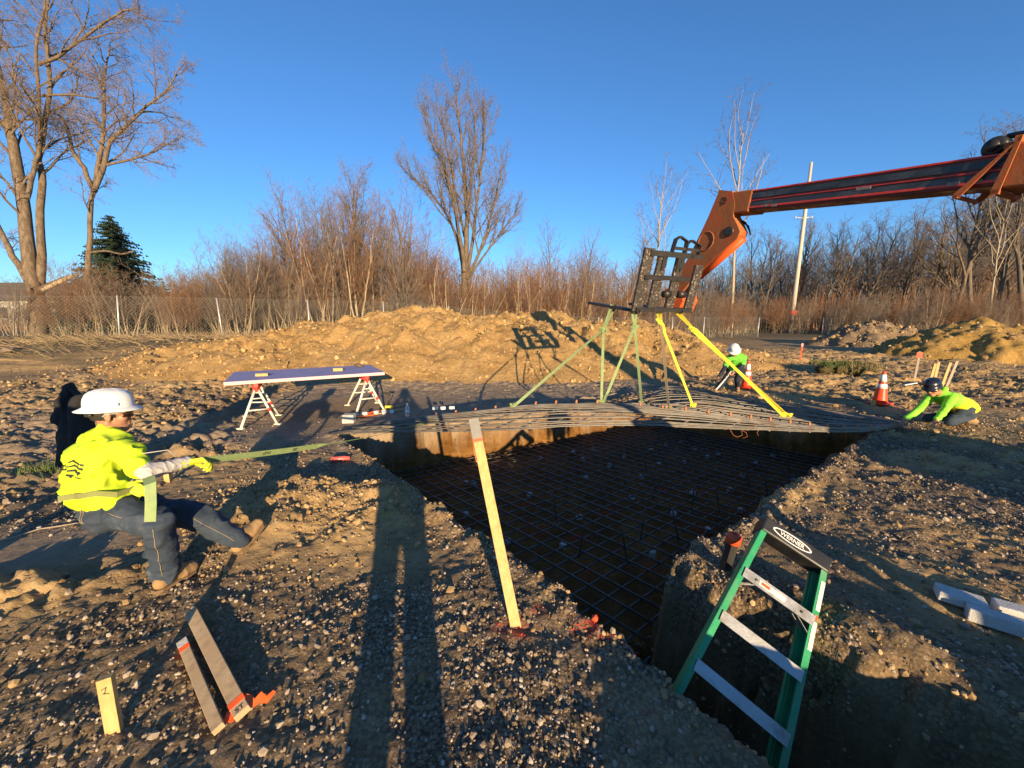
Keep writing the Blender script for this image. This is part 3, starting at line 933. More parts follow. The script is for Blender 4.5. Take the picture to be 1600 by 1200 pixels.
# loose ends of tie wire under the hanging mat
for pts in ([(1140, 670), (1146, 680), (1152, 683), (1160, 680), (1158, 672)], [(1158, 672), (1166, 676), (1168, 682), (1160, 685)], [(1186, 671), (1183, 676), (1185, 681)]):
    o = bar('tie_wire', [at(px, py, 5.1 + .01 * i) for i, (px, py) in enumerate(pts)], .0022, M_RUST, None, 5, at(*pts[0], 5.1))
    tag(o, 'curl of thin tie wire hanging below the lifted rebar mat', 'wire', 'tie wire ends under the hanging mat')
for pts in ([(702, 708), (712, 704), (716, 711), (719, 714)], [(760, 694), (770, 702), (783, 718)], [(838, 678), (846, 672), (836, 686)]):
    q = [on(px, py, -.25) for px, py in pts]
    q = [at(px, py, 7.0 + .2 * k) for px, py in pts]
    o = bar('tie_wire', q, .005, M_STEEL, None, 5, q[0])
    tag(o, 'bent wire sticking out of the sunlit pit wall', 'wire', 'wires in the far pit wall')

# ---------------------------------------------------------------- telehandler
def rusty(name, c1, c2, rust, amt, metal=0.0, rough=.5, sc=2.2):
    t = NT(name)
    P = t.tc
    n, k = t.noise(sc, 9, .72, P), t.noise(sc * 5, 8, .75, P)
    col = t.mix(t.mr(n, .35, .65), c1, c2)
    m = t.mr(t.m('ADD', t.m('MULTIPLY', n, .55), t.m('MULTIPLY', k, .45)), .62 - amt * .3, .72 - amt * .25)
    col = t.mix(t.m('MULTIPLY', m, .9), col, t.ramp(k, [(.3, rust[0]), (.7, rust[1])]))
    s = t.noise(30, 6, .7, P)
    col = t.mix(t.mr(s, .63, .70, 0, .5), col, (.10, .05, .03))
    return t.out(col, t.mr(m, 0, 1, rough, .9), metal, t.bump(t.m('ADD', k, s), .25, .01), .4)
M_ORANGE = rusty('faded orange paint with rust', (.52, .075, .016), (.62, .115, .025), ((.20, .065, .022), (.36, .135, .045)), .85)
M_ORANGE2 = rusty('bright orange paint', (.68, .085, .012), (.78, .12, .02), ((.35, .07, .02), (.5, .13, .04)), .1)
M_BOOMR = rusty('scraped dark red boom paint', (.14, .017, .010), (.24, .025, .013), ((.035, .03, .03), (.10, .06, .05)), .55, 0, .35, 1.6)
M_GREASE = pm('black greased slide strip', (.012, .012, .013), (.05, .048, .045), 3, .3, .15, 30, stretch=(1, 1, 6), dirt=((.14, .13, .12), .6))
M_REDEDGE = pm('bright red edge paint', (.55, .03, .015), (.70, .05, .02), 9, .4, .1, dirt=((.12, .02, .015), .6))
M_CARR = rusty('chipped black paint on steel', (.018, .017, .017), (.04, .036, .034), ((.22, .17, .12), (.40, .33, .25)), .05, .1, .5, 8)
M_CHIP = None
def chipped():
    t = NT('black paint flaked to pale rust')
    k = t.noise(26, 7, .75)
    m = t.mr(k, .565, .605)
    col = t.mix(m, t.mix(t.noise(5), (.02, .018, .017), (.07, .055, .045)), t.ramp(t.noise(60), [(.35, (.22, .15, .09)), (.6, (.48, .40, .30))]))
    return t.out(col, .6, .1, t.bump(m, .3, .003))
M_CHIP = chipped()
M_DARKMETAL = pm('oily dark metal', (.03, .028, .027), (.075, .065, .058), 8, .45, .2, 50, .6, dirt=((.16, .09, .05), .5))
M_TYRE = pm('tyre rubber', (.018, .017, .016), (.035, .032, .03), 9, .85, .4, 40, dirt=((.14, .10, .065), .6))
M_GLASS_D = pm('dark cab glass', (.02, .025, .03), (.03, .035, .04), 4, .08, 0)

A0 = at(1146, 317, 6.6)                                   # tip of the inner boom, on the near face
ax = Vector((.385, -.908, -.158)).normalized()            # along the boom towards the machine
lat = Vector((-ax.y, ax.x, 0)).normalized() * 1.0         # to the right of the boom
lat = Vector((abs(lat.x), lat.y, 0)).normalized()
up_b = lat.cross(ax).normalized()
if up_b.z < 0: up_b = -up_b
BW = .18                                                  # half spread between the faces
tele = thing('telehandler', 'old orange telehandler reaching its boom and fork carriage over the pit', 'telehandler', (7.4, -4.2, 0))
def bp(s, u, l=0.0): return A0 + ax * s + up_b * u + lat * l
FB = frame(lat, ax, up_b)
h1 = .152
inner = MB().box(bp(2.6, 0, BW), (2 * BW, 5.6, 2 * h1), FB, .02).build('inner_boom', M_BOOMR, tele)
m = MB()
for u, w in ((.070, .075), (-.070, .085)):
    m.box(bp(2.2, u, -.005), (.016, 3.9, w), FB)
m.build('slide_strip', M_GREASE, inner)
m = MB()
m.box(bp(2.5, h1 - .006, -.006), (.020, 5.0, .020), FB); m.box(bp(2.5, -h1 + .05, -.006), (.020, 5.0, .026), FB)
m.box(bp(2.5, 0, -.004), (.014, 5.0, .012), FB)
m.build('edge_rail', M_REDEDGE, inner)
M_DECAL = pm('worn white lettering', (.34, .28, .24), (.08, .05, .045), 40, .7, 0)
MB().box(bp(.12, 0, BW), (2 * BW + .05, .42, 2 * h1 + .04), FB, .02).build('end_sleeve', M_ORANGE, tele)
for s, w, u in ((2.75, .10, -.085), (2.95, .05, -.09), (3.12, .13, -.085), (3.32, .07, -.085), (1.9, .16, -.02), (.62, .05, -.10), (.75, .09, -.11)):
    MB().box(bp(s, u, -.014), (.006, w, .035), FB).build('worn_decal', M_DECAL, inner)
# outer section of the boom
s_out = 3.10
h2, BW2 = .205, .235
cl = lat * BW
outer = MB().box(bp(s_out + 3.4, .02, 0) + cl, (2 * BW2, 6.8, 2 * h2), FB, .02).build('outer_boom', M_ORANGE, tele)
outer_face = -BW2 + BW
m = MB()
for s_, u_ in ((.30, .08), (.30, -.02), (1.0, .08), (1.0, -.02)):
    c = bp(s_out + s_, u_, outer_face - .004)
    m.lathe([(.030, -.01), (.030, .012), (.013, .014), (.013, -.005)], c, frame(ax, up_b, -lat), 14)
m.build('wear_pad_bolt', M_DARKMETAL, outer)
# collar plates at its mouth
m = MB()
c0 = bp(s_out, .02, 0) + cl
for sgn in (-1, 1):
    f = c0 + lat * (sgn * (BW2 + .012))
    m.prism([f + ax * .03 + up_b * .25, f + ax * .06 + up_b * .25, f + ax * .05 - up_b * .25, f - ax * .0 - up_b * .29, f - ax * .01 - up_b * .22], lat * (.018 * sgn))
    m.prism([f + ax * .0 + up_b * .18, f + ax * .03 + up_b * .20, f - ax * .22 - up_b * .24, f - ax * .29 - up_b * .28, f - ax * .29 - up_b * .23], lat * (.018 * sgn))
m.box(c0 - ax * .27 - up_b * .25, (2 * BW2 + .06, .04, .03), FB); m.box(c0 + ax * .02 - up_b * .24, (2 * BW2 + .06, .05, .04), FB)
m.box(c0 + ax * .035 + up_b * .235, (2 * BW2 + .06, .05, .06), FB)
m.build('collar_plate', M_ORANGE, tele)
# hose sheave and hose on top
sh = bp(s_out - .16, .245, outer_face + .17)
m = MB().lathe([(.05, -.09), (.085, -.085), (.10, -.05), (.10, .05), (.085, .085), (.05, .09)], sh, frame(ax, up_b, -lat), 28)
sheave = m.build('hose_sheave', M_BLACK, tele)
MB().lathe([(.0, .02), (.05, .02), (.055, .0), (.03, -.02), (.0, -.02)], sh - lat * .11, frame(ax, up_b, -lat), 20).build('hub', M_DARKMETAL, sheave)
m = MB()
for q in range(2):
    pts = [sh + up_b * .09 - lat * (.02 - .07 * q) + ax * (.05 + .3 * i) + up_b * (.012 * math.sin(i * 1.3 + q)) for i in range(14)]
    m.tube(pts, .024, 8)
m.build('hydraulic_hose', M_BLACK, tele)
MB().prism([sh + lat * .1 + ax * .1, sh + lat * .1 + ax * .55 - up_b * .05, sh + lat * .1 + ax * .1 - up_b * .06], -lat * .25).build('sheave_bracket', M_ORANGE, tele)

# gooseneck nose: outline read in the boom's own vertical plane
PN = lat
def np_(px, py): return onplane(px, py, A0, PN)
nose_px = [(1126, 297), (1146, 299), (1150, 318), (1147, 338), (1153, 350), (1158, 362), (1154, 372), (1118, 404), (1080, 440), (1056, 470), (1046, 480), (1040, 468), (1050, 444), (1072, 412), (1090, 378), (1108, 340)]
NT_ = .17
nose = MB().prism([np_(*p) - lat * .03 for p in nose_px], lat * (.20)).build('gooseneck', M_ORANGE, tele)
m = MB()
cc = np_(1105, 377)
ring = []
q0 = np_(1105, 359) - cc; q1 = np_(1120, 371) - cc
e1, e2 = ax * .165, up_b * .165
m.tube([cc - lat * .035 + e1 * math.cos(a) + e2 * math.sin(a) for a in np.linspace(0, 2 * math.pi, 25)], .010, 6)
m.build('weld_ring', M_ORANGE, nose)
m = MB().lathe([(.0, -.06), (.045, -.06), (.045, .03), (.0, .03)], np_(1141, 362), frame(ax, up_b, -lat), 16)
m.lathe([(.062, -.01), (.085, -.01), (.085, .045), (.062, .045)], np_(1141, 362), frame(ax, up_b, -lat), 20)
m.build('pivot_pin', M_DARKMETAL, nose)
m = MB()                                                    # small round emblem near the top
ec = np_(1133, 314) - lat * .034
for a0, r0, r1 in ((.3, .022, .065), (1.4, .03, .07), (2.5, .022, .06), (3.6, .03, .07), (4.7, .022, .065), (5.7, .03, .06)):
    m.ribbon([ec + (ax * math.cos(a0 + t * .9) + up_b * math.sin(a0 + t * .9)) * (r0 + (r1 - r0) * t) for t in (0, .35, .7, 1)], .016, up_b, .004)
m.build('emblem', M_INK, nose)
# tilt cylinder along the underside
ca, cb, cd = np_(1158, 372) + lat * .05, np_(1090, 432) + lat * .05, np_(1057, 471) + lat * .05
cyl = MB().tube([ca, ca.lerp(cb, .5), cb], .070, 14).build('tilt_cylinder', M_ORANGE2, tele)
MB().tube([cb.lerp(ca, .05), cd], .032, 12).build('rod', M_DARKMETAL, cyl)
m = MB()
for pts in ([(1150, 345), (1160, 352), (1163, 366)], [(1147, 342), (1155, 346), (1162, 360)]):
    m.tube([np_(*p) + lat * .15 for p in pts], .013, 6)
m.build('hose', M_BLACK, nose)
MB().prism([np_(1041, 452) - lat * .02, np_(1064, 452) - lat * .02, np_(1068, 470) - lat * .02, np_(1060, 486) - lat * .02, np_(1040, 484) - lat * .02], lat * .40).build('tilt_bracket', M_ORANGE2, tele)

# fork carriage
TIL = R(14)
fh = Vector((-ax.x, -ax.y, 0)).normalized()
cU = Z3 * math.cos(TIL) - fh * math.sin(TIL)
cF = fh * math.cos(TIL) + Z3 * math.sin(TIL)
cF = (fh + Vector((-.16, .0, 0))).normalized() * math.cos(TIL * 1.0) + Z3 * math.sin(TIL * .62)
cL = lat
C0 = at(1036, 487, 6.6)
FC = frame(cL, cU.cross(cL).normalized() * -1, cU)
def cp(l, u, f=0.0): return C0 + cL * l + cU * u + cF * f
carr = MB()
carr.box(cp(0, .035), (1.22, .10, .07), FC); carr.box(cp(-.1, .93), (.92, .07, .085), FC); carr.box(cp(-.1, .56), (.95, .07, .07), FC)
carr.box(cp(.42, .93), (.30, .07, .06), FC)
carriage = carr.build('fork_carriage', M_CARR, tele)
for l, w, hh in ((-.56, .20, 1.0), (-.26, .18, .96), (.12, .17, .93), (.57, .18, .80)):
    MB().box(cp(l, hh / 2, .02), (w, .055, hh), FC, .006).build('upright', M_CHIP, carriage)
for l in (-.30, .02, .10):
    MB().prism([cp(l, .96, -.03), cp(l + .10, .96, -.03), cp(l + .07, .84, -.03), cp(l + .11, .76, -.03), cp(l + .02, .66, -.03)], cF * .04).build('stiffener', M_CARR, carriage)
m = MB()                                                    # load backrest hoops on top
for l0, l1, t_ in ((-.12, .14, 1.16), (.14, .44, 1.12)):
    m.ribbon([cp(l0, .95), cp(l0 + .02, t_), cp(l0 + .10, t_ + .05), cp(l1, t_ - .01), cp(l1 + .02, .95)], .07, cF, .022)
m.box(cp(.18, 1.03), (.55, .05, .05), FC)
m.build('backrest', M_CARR, carriage)
for l in (-.05, .28):
    MB().lathe([(.0, -.06), (.06, -.06), (.06, .06), (.0, .06)], cp(l, .30, -.03), frame(cU, cF, cL), 14).build('pivot_boss', M_DARKMETAL, carriage)
for l, ln in ((-.52, 1.25), (.42, 1.2)):
    f0 = cp(l, .0, .02)
    sd = cL.copy()
    m = MB().ribbon([f0 - cF * .10 + cU * .02, f0 + cF * .1, f0 + cF * .5, f0 + cF * (ln - .25), f0 + cF * ln], [.13, .13, .13, .12, .06], sd, .048)
    m.build('fork', M_CARR, carriage)
FORK = lambda l, f: cp(l, -.03, f)

# body of the machine, behind the lens
bc = bp(11.2, 0, 0) + cl
bdir = Vector((ax.x, ax.y, 0)).normalized()
FM = frame(lat, bdir, Z3)
bx, by = 8.15, -2.7
def mp(l, s, z): return Vector((bx, by, z)) + lat * l + bdir * s
MB().box(mp(0, 0, .95), (1.35, 4.6, .62), FM, .06).build('chassis', M_ORANGE, tele)
m = MB().prism([mp(-1.05, -.9, .75), mp(-1.05, .75, .75), mp(-1.05, .75, 1.5), mp(-1.05, .45, 2.35), mp(-1.05, -.45, 2.35), mp(-1.05, -.9, 1.5)], lat * .85)
cab = m.build('cab', M_ORANGE, tele)
m = MB()
m.prism([mp(-1.06, -.75, 1.45), mp(-1.06, .62, 1.45), mp(-1.06, .38, 2.2), mp(-1.06, -.38, 2.2)], lat * -.01)
m.build('window', M_GLASS_D, cab)
MB().box(mp(.72, .3, 1.25), (.62, 2.3, .7), FM, .08).build('engine_cover', M_ORANGE, tele)
for s_ in (-1.55, 1.5):
    for l_ in (-.98, .98):
        w = MB().lathe([(.30, -.2), (.56, -.2), (.62, -.13), (.62, .13), (.56, .2), (.30, .2)], mp(l_, s_, .62), frame(bdir, Z3, lat), 26).build('wheel', M_TYRE, tele)
        MB().lathe([(.0, -.14), (.30, -.16), (.30, .16), (.0, .14)], mp(l_, s_, .62), frame(bdir, Z3, lat), 20).build('rim', M_WHITE, w)
# mast from chassis up to the boom's tail
MB().tube([mp(0, 1.6, 1.1), bp(12.2, 0, BW)], .2, 8).build('boom_support', M_ORANGE, tele)
MB().tube([mp(0, -1.6, 1.2), bp(8.2, -.2, BW)], .09, 10).build('lift_cylinder', M_DARKMETAL, tele)
MB().box(bp(10.4, .02, BW), (2 * BW2 + .05, 4.2, 2 * h2 + .04), FB, .03).build('boom_root', M_ORANGE, tele)

# ---------------------------------------------------------------- lifting slings
def strap(label, mt, top, knot, ends, w=.055, mats=None, cat='lifting strap', split=0.0):
    t = thing('lifting_strap', label, cat, top, 'straps from the forks down to the hanging mat')
    side = Vector((.85, -.35, .2))
    for o in (-.035, .035):
        MB().ribbon([top + cL * o + cU * .07, top + cL * o * 1.2, knot + cL * o * .3], [w, w, w * .8], side, .006).build('loop', mt, t)
    k = MB()
    for q in range(4):
        a = Vector((rng.uniform(-.05, .05), rng.uniform(-.05, .05), rng.uniform(-.06, .06)))
        k.ribbon([knot - a + Vector((-.03, 0, .03)), knot + a * .4, knot + a + Vector((.03, .02, -.06))], [w, w * 1.2, w], side, .012)
    k.build('hitch', mt, t)
    for i, e in enumerate(ends):
        mm = (mats or {}).get(i, mt); kn_ = knot + cL * (split * (i - .5))
        n = 10
        tw_ = rng.uniform(-.9, .9)
        s_ = [Quaternion((e - knot).normalized(), tw_ * j / n) @ side for j in range(n + 1)]
        MB().ribbon([kn_.lerp(e, j / n) for j in range(n + 1)], w, s_, .006).build('leg', mm, t)
        MB().ribbon([e + Vector((-.03, 0, .06)), e + Vector((-.02, .03, -.02)), e + Vector((.03, .03, -.02)), e + Vector((.03, 0, .06))], w, side, .006).build('end_loop', mm, t)
    return t
def near_mat(px, py):
    best = None
    for i in range(60):
        for j in range(24):
            p = mat_pt(i / 59, j / 23)
            d = p - Vector((0, 0, CAM_H))
            f = d.y * CP - d.z * SP
            X, Y = 800 + 600 * d.x / f, 600 - 600 * (d.y * SP + d.z * CP) / f
            e = (X - px) ** 2 + (Y - py) ** 2 + 6 * abs(j / 23 - .5)
            if best is None or e < best[0]: best = (e, p)
    return best[1]
E = {k: near_mat(*k) for k in ((803, 634), (937, 627), (1003, 632), (1042, 638), (1085, 636), (1237, 652))}
kt = lambda px, py, t: at(px, py, t)
strap('green lifting strap slung on the longer fork, spreading to the left end of the mat', M_GREENW, FORK(-.52, .62), kt(943, 514, 6.7), [E[(803, 634)], E[(937, 627)]], .045)
strap('green lifting strap with a knot, slung near the heel of the fork', M_GREENW, FORK(-.50, .12), kt(992, 510, 6.45), [E[(937, 627)] + Vector((.03, 0, 0)), E[(1003, 632)]], .042)
strap('yellow lifting strap with one muddy tan leg under the carriage middle', M_YELLOWW, FORK(.02, .10), kt(1033, 506, 6.35), [E[(1085, 636)], E[(1042, 638)]], .038, {1: M_TANW})
strap('doubled bright yellow lifting strap running out to the right of the mat', M_YELLOWW, FORK(.42, .06), kt(1084, 515, 6.25), [E[(1237, 652)], E[(1237, 652)] + Vector((-.14, -.06, .03))], .042, None, 'lifting strap', .09)

# ---------------------------------------------------------------- stakes and lath
def stake(name, label, base, top, w, th, mt, cat='stake', face=None, group=None, bury=.05, point=False, org=None):
    """flat lath from base to top; face = which way its broad side looks"""
    b, t = Vector(base), Vector(top)
    d = (t - b).normalized(); b = b - d * bury
    f = face or Vector((0, -1, 0))
    f = (f - d * f.dot(d)).normalized(); s = d.cross(f)
    o = thing(name, label, cat, base, group)
    MB().box((b + t) / 2, (w, th, (t - b).length), frame(s, f, d), .002).build('lath', mt, o)
    return o, d, s, f
B0, T0 = gpt(805, 980), at(740, 655, 2.62)
so, d, s, f = stake('survey_stake', 'tall yellow wooden stake leaning at the pit edge with grey painted top and red band', B0, T0, .064, .022, M_WOOD_Y, face=Vector((.15, -1, .1)))
L = (T0 - B0).length
MB().box(B0 + d * (L - .066), (.066, .024, .135), frame(s, f, d)).build('painted_top', M_GREYP, so)
MB().box(B0 + d * (L - .146), (.0668, .0245, .022), frame(s, f, d)).build('red_band', M_REDP, so)
MB().ribbon([B0 + d * (L - .15) - s * .034, B0 + d * (L - .20) - s * .040 + f * .01, B0 + d * (L - .29) - s * .036], .018, f, .002).build('flagging', M_ORTAPE, so)
# short square stake, bottom left
b = gpt(180, 1146)
so, d, s, f = stake('short_stake', 'short pale square stake driven upright into the gravel', b, b + Vector((-.02, .02, .25)), .050, .036, M_WOOD_Y, face=Vector((.5, -1, 0)))
m = MB()
c = b + d * .20 + f * -.020
c = b + d * .195 + f * .0195
for a_, b_ in (((-.012, .012), (.006, .020)), ((.006, .020), (-.004, -.010)), ((-.010, -.004), (.012, -.012))):
    m.ribbon([c + s * a_[0] + d * a_[1], c + s * b_[0] + d * b_[1]], .003, d + s * .6, .001)
m.build('pencil_mark', M_INK, so)
# two lath lying on the gravel
ROLL = -.30
def lying(name, label, p0, p1, lift0, lift1, w, th, mt, roll=0.0):
    a, c = gpt(*p0) + Vector((0, 0, lift0)), gpt(*p1) + Vector((0, 0, lift1))
    o = thing(name, label, 'stake', (a + c) / 2)
    d = (c - a).normalized(); s, u = basis(d)
    q_ = Quaternion(d, roll); s, u = q_ @ s, q_ @ u
    MB().box((a + c) / 2, (w, (c - a).length, th), frame(s, d, u), .002).build('lath', mt, o)
    return o, a, c, d, s, u
o, a, c, d, s, u = lying('lath', 'weathered lath with a grey tip and orange band lying on the gravel', (343, 1148), (286, 1010), .022, .022, .045, .03, M_WOOD_B, ROLL)
MB().box(c - d * .025, (.046, .055, .031), frame(s, d, u)).build('grey_tip', M_CONC, o)
MB().box(c - d * .075, (.0465, .04, .0315), frame(s, d, u)).build('orange_band', M_ORTAPE, o)
o, a, c, d, s, u = lying('lath', 'wider lath tied with an orange ribbon lying on the gravel', (381, 1128), (300, 964), .028, .03, .062, .036, M_WOOD_B, ROLL)
r0 = a + d * .07
m = MB()
m.box(r0, (.066, .035, .04), frame(s, d, u))
m.ribbon([r0 + s * .025 + u * .015] + [gpt(*q) + Z3 * h_ for q, h_ in (((388, 1108), .03), ((398, 1107), .022), ((408, 1099), .03), ((418, 1100), .018), ((430, 1088), .022))], [.03, .05, .032, .045, .03, .016], Vector((-.3, .8, .5)), .003)
m.ribbon([r0 - s * .03, r0 - s * .05 - d * .03, r0 - s * .035 - d * .06], [.03, .035, .02], d, .003)
m.build('ribbon', M_ORTAPE, o)
text_part('ST', .035, Matrix.Translation(a + d * .022 + u * .0186) @ frame(s, d, u).to_4x4(), M_INK, o, 'lettering')

# the rear and right-hand survey stakes
for px, py, h, lab, mt, w in ((1250, 563, .62, 'pink topped survey stake beside the clump of sod', M_REDP, .05),
                              (1429, 592, .78, 'thin grey survey stake with a red flag, between the cone and the ochre heap', M_WOOD_G, .05)):
    b = gpt(px, py); so, d, s, f = stake('survey_stake', lab, b, b + Vector((.02, 0, h)), w, .025, mt, 'stake', Vector((-.5, -1, 0)))
    if mt is M_WOOD_G:
        MB().box(b + d * (h - .10) + f * .02, (.13, .01, .16), frame(s, f, d)).build('flag', M_REDP, so)
    else:
        MB().box(b + d * (h - .04), (w * 1.3, .04, .14), frame(s, f, d)).build('ribbon', pm('pale pink ribbon', (.7, .25, .22), (.8, .4, .36), 20, .6, 0), so)
b = gpt(1236, 500)
for dx, lean, mt, lab in ((-10, .14, M_WOOD_Y, 'leftmost of the four yellow grade stakes behind the kneeling worker'), (-3, .10, M_WOOD_Y, 'second from the left of the four grade stakes behind the kneeling worker'),
                          (11, .17, M_WOOD_Y, 'third from the left, brightest of the four grade stakes'), (19, .20, M_WOOD_G, 'rightmost, grey one of the four grade stakes')):
    b = gpt(1460 + dx, 606)
    stake('grade_stake', lab, b, b + Vector((lean, .05, .62)), .055, .03, mt, 'stake', Vector((-.4, -1, 0)), 'grade stakes behind the kneeling worker')
o, *_ = lying('lath', 'pale lath lying flat on the earth beside the right cone', (1412, 604), (1432, 600), .03, .03, .05, .02, M_WHITE)
# orange tipped lath near the sawhorse
for p0, p1, lab in (((570, 648), (634, 633), 'upper of two thin orange tipped lath on the ground by the sawhorse'), ((558, 646 + 8), (630, 641), 'lower of two thin orange tipped lath on the ground by the sawhorse')):
    o, a, c, d, s, u = lying('lath', lab, p0, p1, .02, .02, .04, .018, M_WOOD_Y)
    MB().box(a + d * .17, (.042, .34, .02), frame(s, d, u)).build('orange_tip', M_ORTAPE, o)

# ---------------------------------------------------------------- concrete blocks and pavers
def paver(px, py, sz, yaw, label, tilt=(0, 0), cat='concrete block', mt=None):
    p = gpt(px, py)
    M_ = Matrix.Rotation(yaw, 3, 'Z') @ Matrix.Rotation(tilt[0], 3, 'X') @ Matrix.Rotation(tilt[1], 3, 'Y')
    o = MB().box((0, 0, sz[2] / 2 + .012), sz, M_, .006).place('concrete_block', mt or M_CONC2, p)
    return tag(o, label, cat)
paver(1498, 946, (.21, .12, .06), -.64, 'flat pale concrete paver on the right bank, its corner on the next one', (0, .06))
paver(1557, 986, (.25, .08, .08), -.68, 'long narrow concrete paver lying in front of the flat one')
paver(1598, 972, (.24, .10, .07), -.6, 'shaded concrete paver half hidden behind the long one')
paver(546, 661, (.20, .17, .15), .1, 'small square concrete block by the foot of the sawhorse', mt=M_CONC)
# ---------------------------------------------------------------- marker spray can, capped stub, bottle
p = gpt(531, 722)
M_SPRAY = pm('pinkish red can', (.72, .09, .07), (.80, .13, .10), 9, .35, .05)
can = thing('spray_can', 'red marking paint can lying at the pit edge', 'spray can', p)
dd = Vector((.95, .3, .0)).normalized(); s_, u_ = basis(dd)
MB().lathe([(.0, -.10), (.030, -.10), (.034, -.095), (.034, .07), (.026, .085), (.026, .12), (.0, .122)], p + Vector((0, 0, .034)), frame(s_, u_, dd), 18).build('can', M_SPRAY, can)
MB().lathe([(.0, -.1015), (.031, -.1015), (.031, -.0985), (.0, -.0985)], p + Vector((0, 0, .034)), frame(s_, u_, dd), 18).build('can_base', M_BLACK, can)
b = gpt(1133, 890)
st = thing('capped_post', 'short black post with a round red safety cap beside the ladder', 'post', b)
tp = b + Vector((.035, .0, .20))
dd = (tp - b).normalized(); s_, u_ = basis(dd)
MB().box(b + dd * .09, (.062, .05, .26), frame(s_, u_, dd), .004).build('post', M_BLACK, st)
MB().lathe([(.036, -.01), (.046, -.005), (.048, .05), (.042, .062), (.024, .064), (.020, .050), (.006, .048), (.0, .048)], b + dd * .20, frame(s_, u_, dd), 20).build('cap', M_REDP, st)
b = gpt(637, 651)
bo = thing('bottle', 'clear plastic bottle standing on the pad beyond the pit', 'bottle', b)
t = NT('clear bottle plastic'); t.b.inputs['Transmission Weight'].default_value = .55
M_BOT = t.out((.75, .78, .8), .25)
MB().lathe([(.0, 0), (.035, 0), (.04, .01), (.04, .16), (.034, .19), (.015, .235), (.014, .26), (.0, .26)], b, None, 18).build('body', M_BOT, bo)
MB().lathe([(.0412, .05), (.0412, .13)], b, None, 18).build('label_band', M_WHITE, bo)
for px, py, lab in ((996, 1026, 'red painted stone at the near rim of the trench'), (929, 972, 'red painted stone by the pit corner, left of the other')):
    o = link('painted_stone', stones_mesh('painted_stone', np.zeros((1, 3)), np.array([.045]), M_REDP, px)); o.location = gpt(px, py) + Z3 * .012
    tag(o, lab, 'stone')
p = gpt(264, 752)
tag(MB().box((0, 0, .04), (.05, .10, .12), Matrix.Rotation(.4, 3, 'Z'), .004).place('wood_offcut', M_WOOD_Y, p), 'small upright wooden offcut behind the leaning man\'s arm', 'wood offcut')
q = [gpt(*c) + Z3 * .02 for c in ((-8, 853), (30, 842), (62, 832), (95, 826), (122, 822))]
tag(MB().tube(q, .006, 5).build('cord', M_WOOD_G, None, q[0]), 'pale cord lying on the smooth earth at the far left', 'cord')
# ---------------------------------------------------------------- cones
M_CONE = pm('orange cone plastic', (.80, .055, .012), (.88, .08, .02), 6, .45, .05, dirt=((.45, .10, .04), .5))
M_REFL = pm('white reflective band', (.75, .74, .72), (.85, .84, .82), 8, .35, .05, dirt=((.5, .42, .34), .5))
def cone(px, py, label, h=.71):
    b = gpt(px, py); c = thing('traffic_cone', label, 'traffic cone', b, 'traffic cones by the pit')
    MB().box(b + Vector((0, 0, .018)), (.36, .36, .036), Matrix.Rotation(.5, 3, 'Z'), .008).build('base', M_CONE, c)
    r = lambda z: .135 - .105 * z / h
    MB().lathe([(r(z), z) for z in (.03, .1, .2, .3, .4, .5, .6, h - .02)] + [(.022, h), (.0, h)], b, None, 24).build('body', M_CONE, c)
    for z0, z1 in ((.34, .44), (.49, .64)):
        MB().lathe([(r(z0) + .002, z0), (r(z1) + .002, z1)], b, None, 24).build('reflective_band', M_REFL, c)
cone(1374, 632, 'orange traffic cone with two white bands, standing alone on the right')
cone(1166, 606, 'orange traffic cone half hidden behind the bending worker')
p = gpt(1364, 634)
tag(MB().box((0, 0, .05), (.06, .05, .11), None, .005).place('wood_offcut', M_WOOD_Y, p), 'little wooden offcut at the foot of the right cone', 'wood offcut')
# clump of sod
p = gpt(1318, 578)
M_SOD = heap_material('dry sod', ((.05, .05, .018), (.10, .085, .035), (.22, .15, .07)), 3)
m = MB()
for k in range(26):
    a = rng.uniform(0, 6.28); r_ = rng.uniform(0, 1) ** .6
    m.ell(p + Vector((math.cos(a) * .85 * r_, math.sin(a) * .4 * r_, .02)), (rng.uniform(.14, .26), rng.uniform(.12, .2), rng.uniform(.14, .24)), Matrix.Rotation(a, 3, 'Z'), 10)
sod = thing('sod_clump', 'torn up clump of grassy sod in the middle of the far earth', 'sod clump', p)
remesh('earth', m, .035, M_SOD, sod, 1, (.07, 6, (1, 1, 1)))
M_GRASS = pm('green grass', (.055, .10, .018), (.11, .15, .035), 9, .8, 0)
M_DRYGRASS = pm('straw grass', (.26, .19, .08), (.36, .27, .13), 9, .8, 0)
def blades(name, parent, pts, hgt, mt, lean=.6):
    V, Fq = [], []
    for q in pts:
        a = rng.uniform(0, 6.28); h = hgt * rng.uniform(.5, 1.2)
        e = Vector((math.cos(a), math.sin(a), 0)); w = e.cross(Z3) * .006
        top = q + e * h * rng.uniform(.1, lean) + Z3 * h * rng.uniform(.6, 1)
        b = len(V); V += [tuple(q - w - ORG[parent.name]), tuple(q + w - ORG[parent.name]), tuple(top - ORG[parent.name])]; Fq.append((b, b + 1, b + 2))
    return link(name, mesh_np(name, V, Fq, mt), parent)
gp = [p + Vector((rng.uniform(-.9, .3), rng.uniform(-.45, .45), rng.uniform(.1, .24))) for _ in range(1100)]
tag(blades('grass', sod, gp, .14, M_GRASS), None, None, None, 'stuff')
gp = [p + Vector((rng.uniform(-.2, 1.0), rng.uniform(-.5, .45), rng.uniform(.0, .22))) for _ in range(1100)]
tag(blades('dry_grass', sod, gp, .16, M_DRYGRASS), None, None, None, 'stuff')

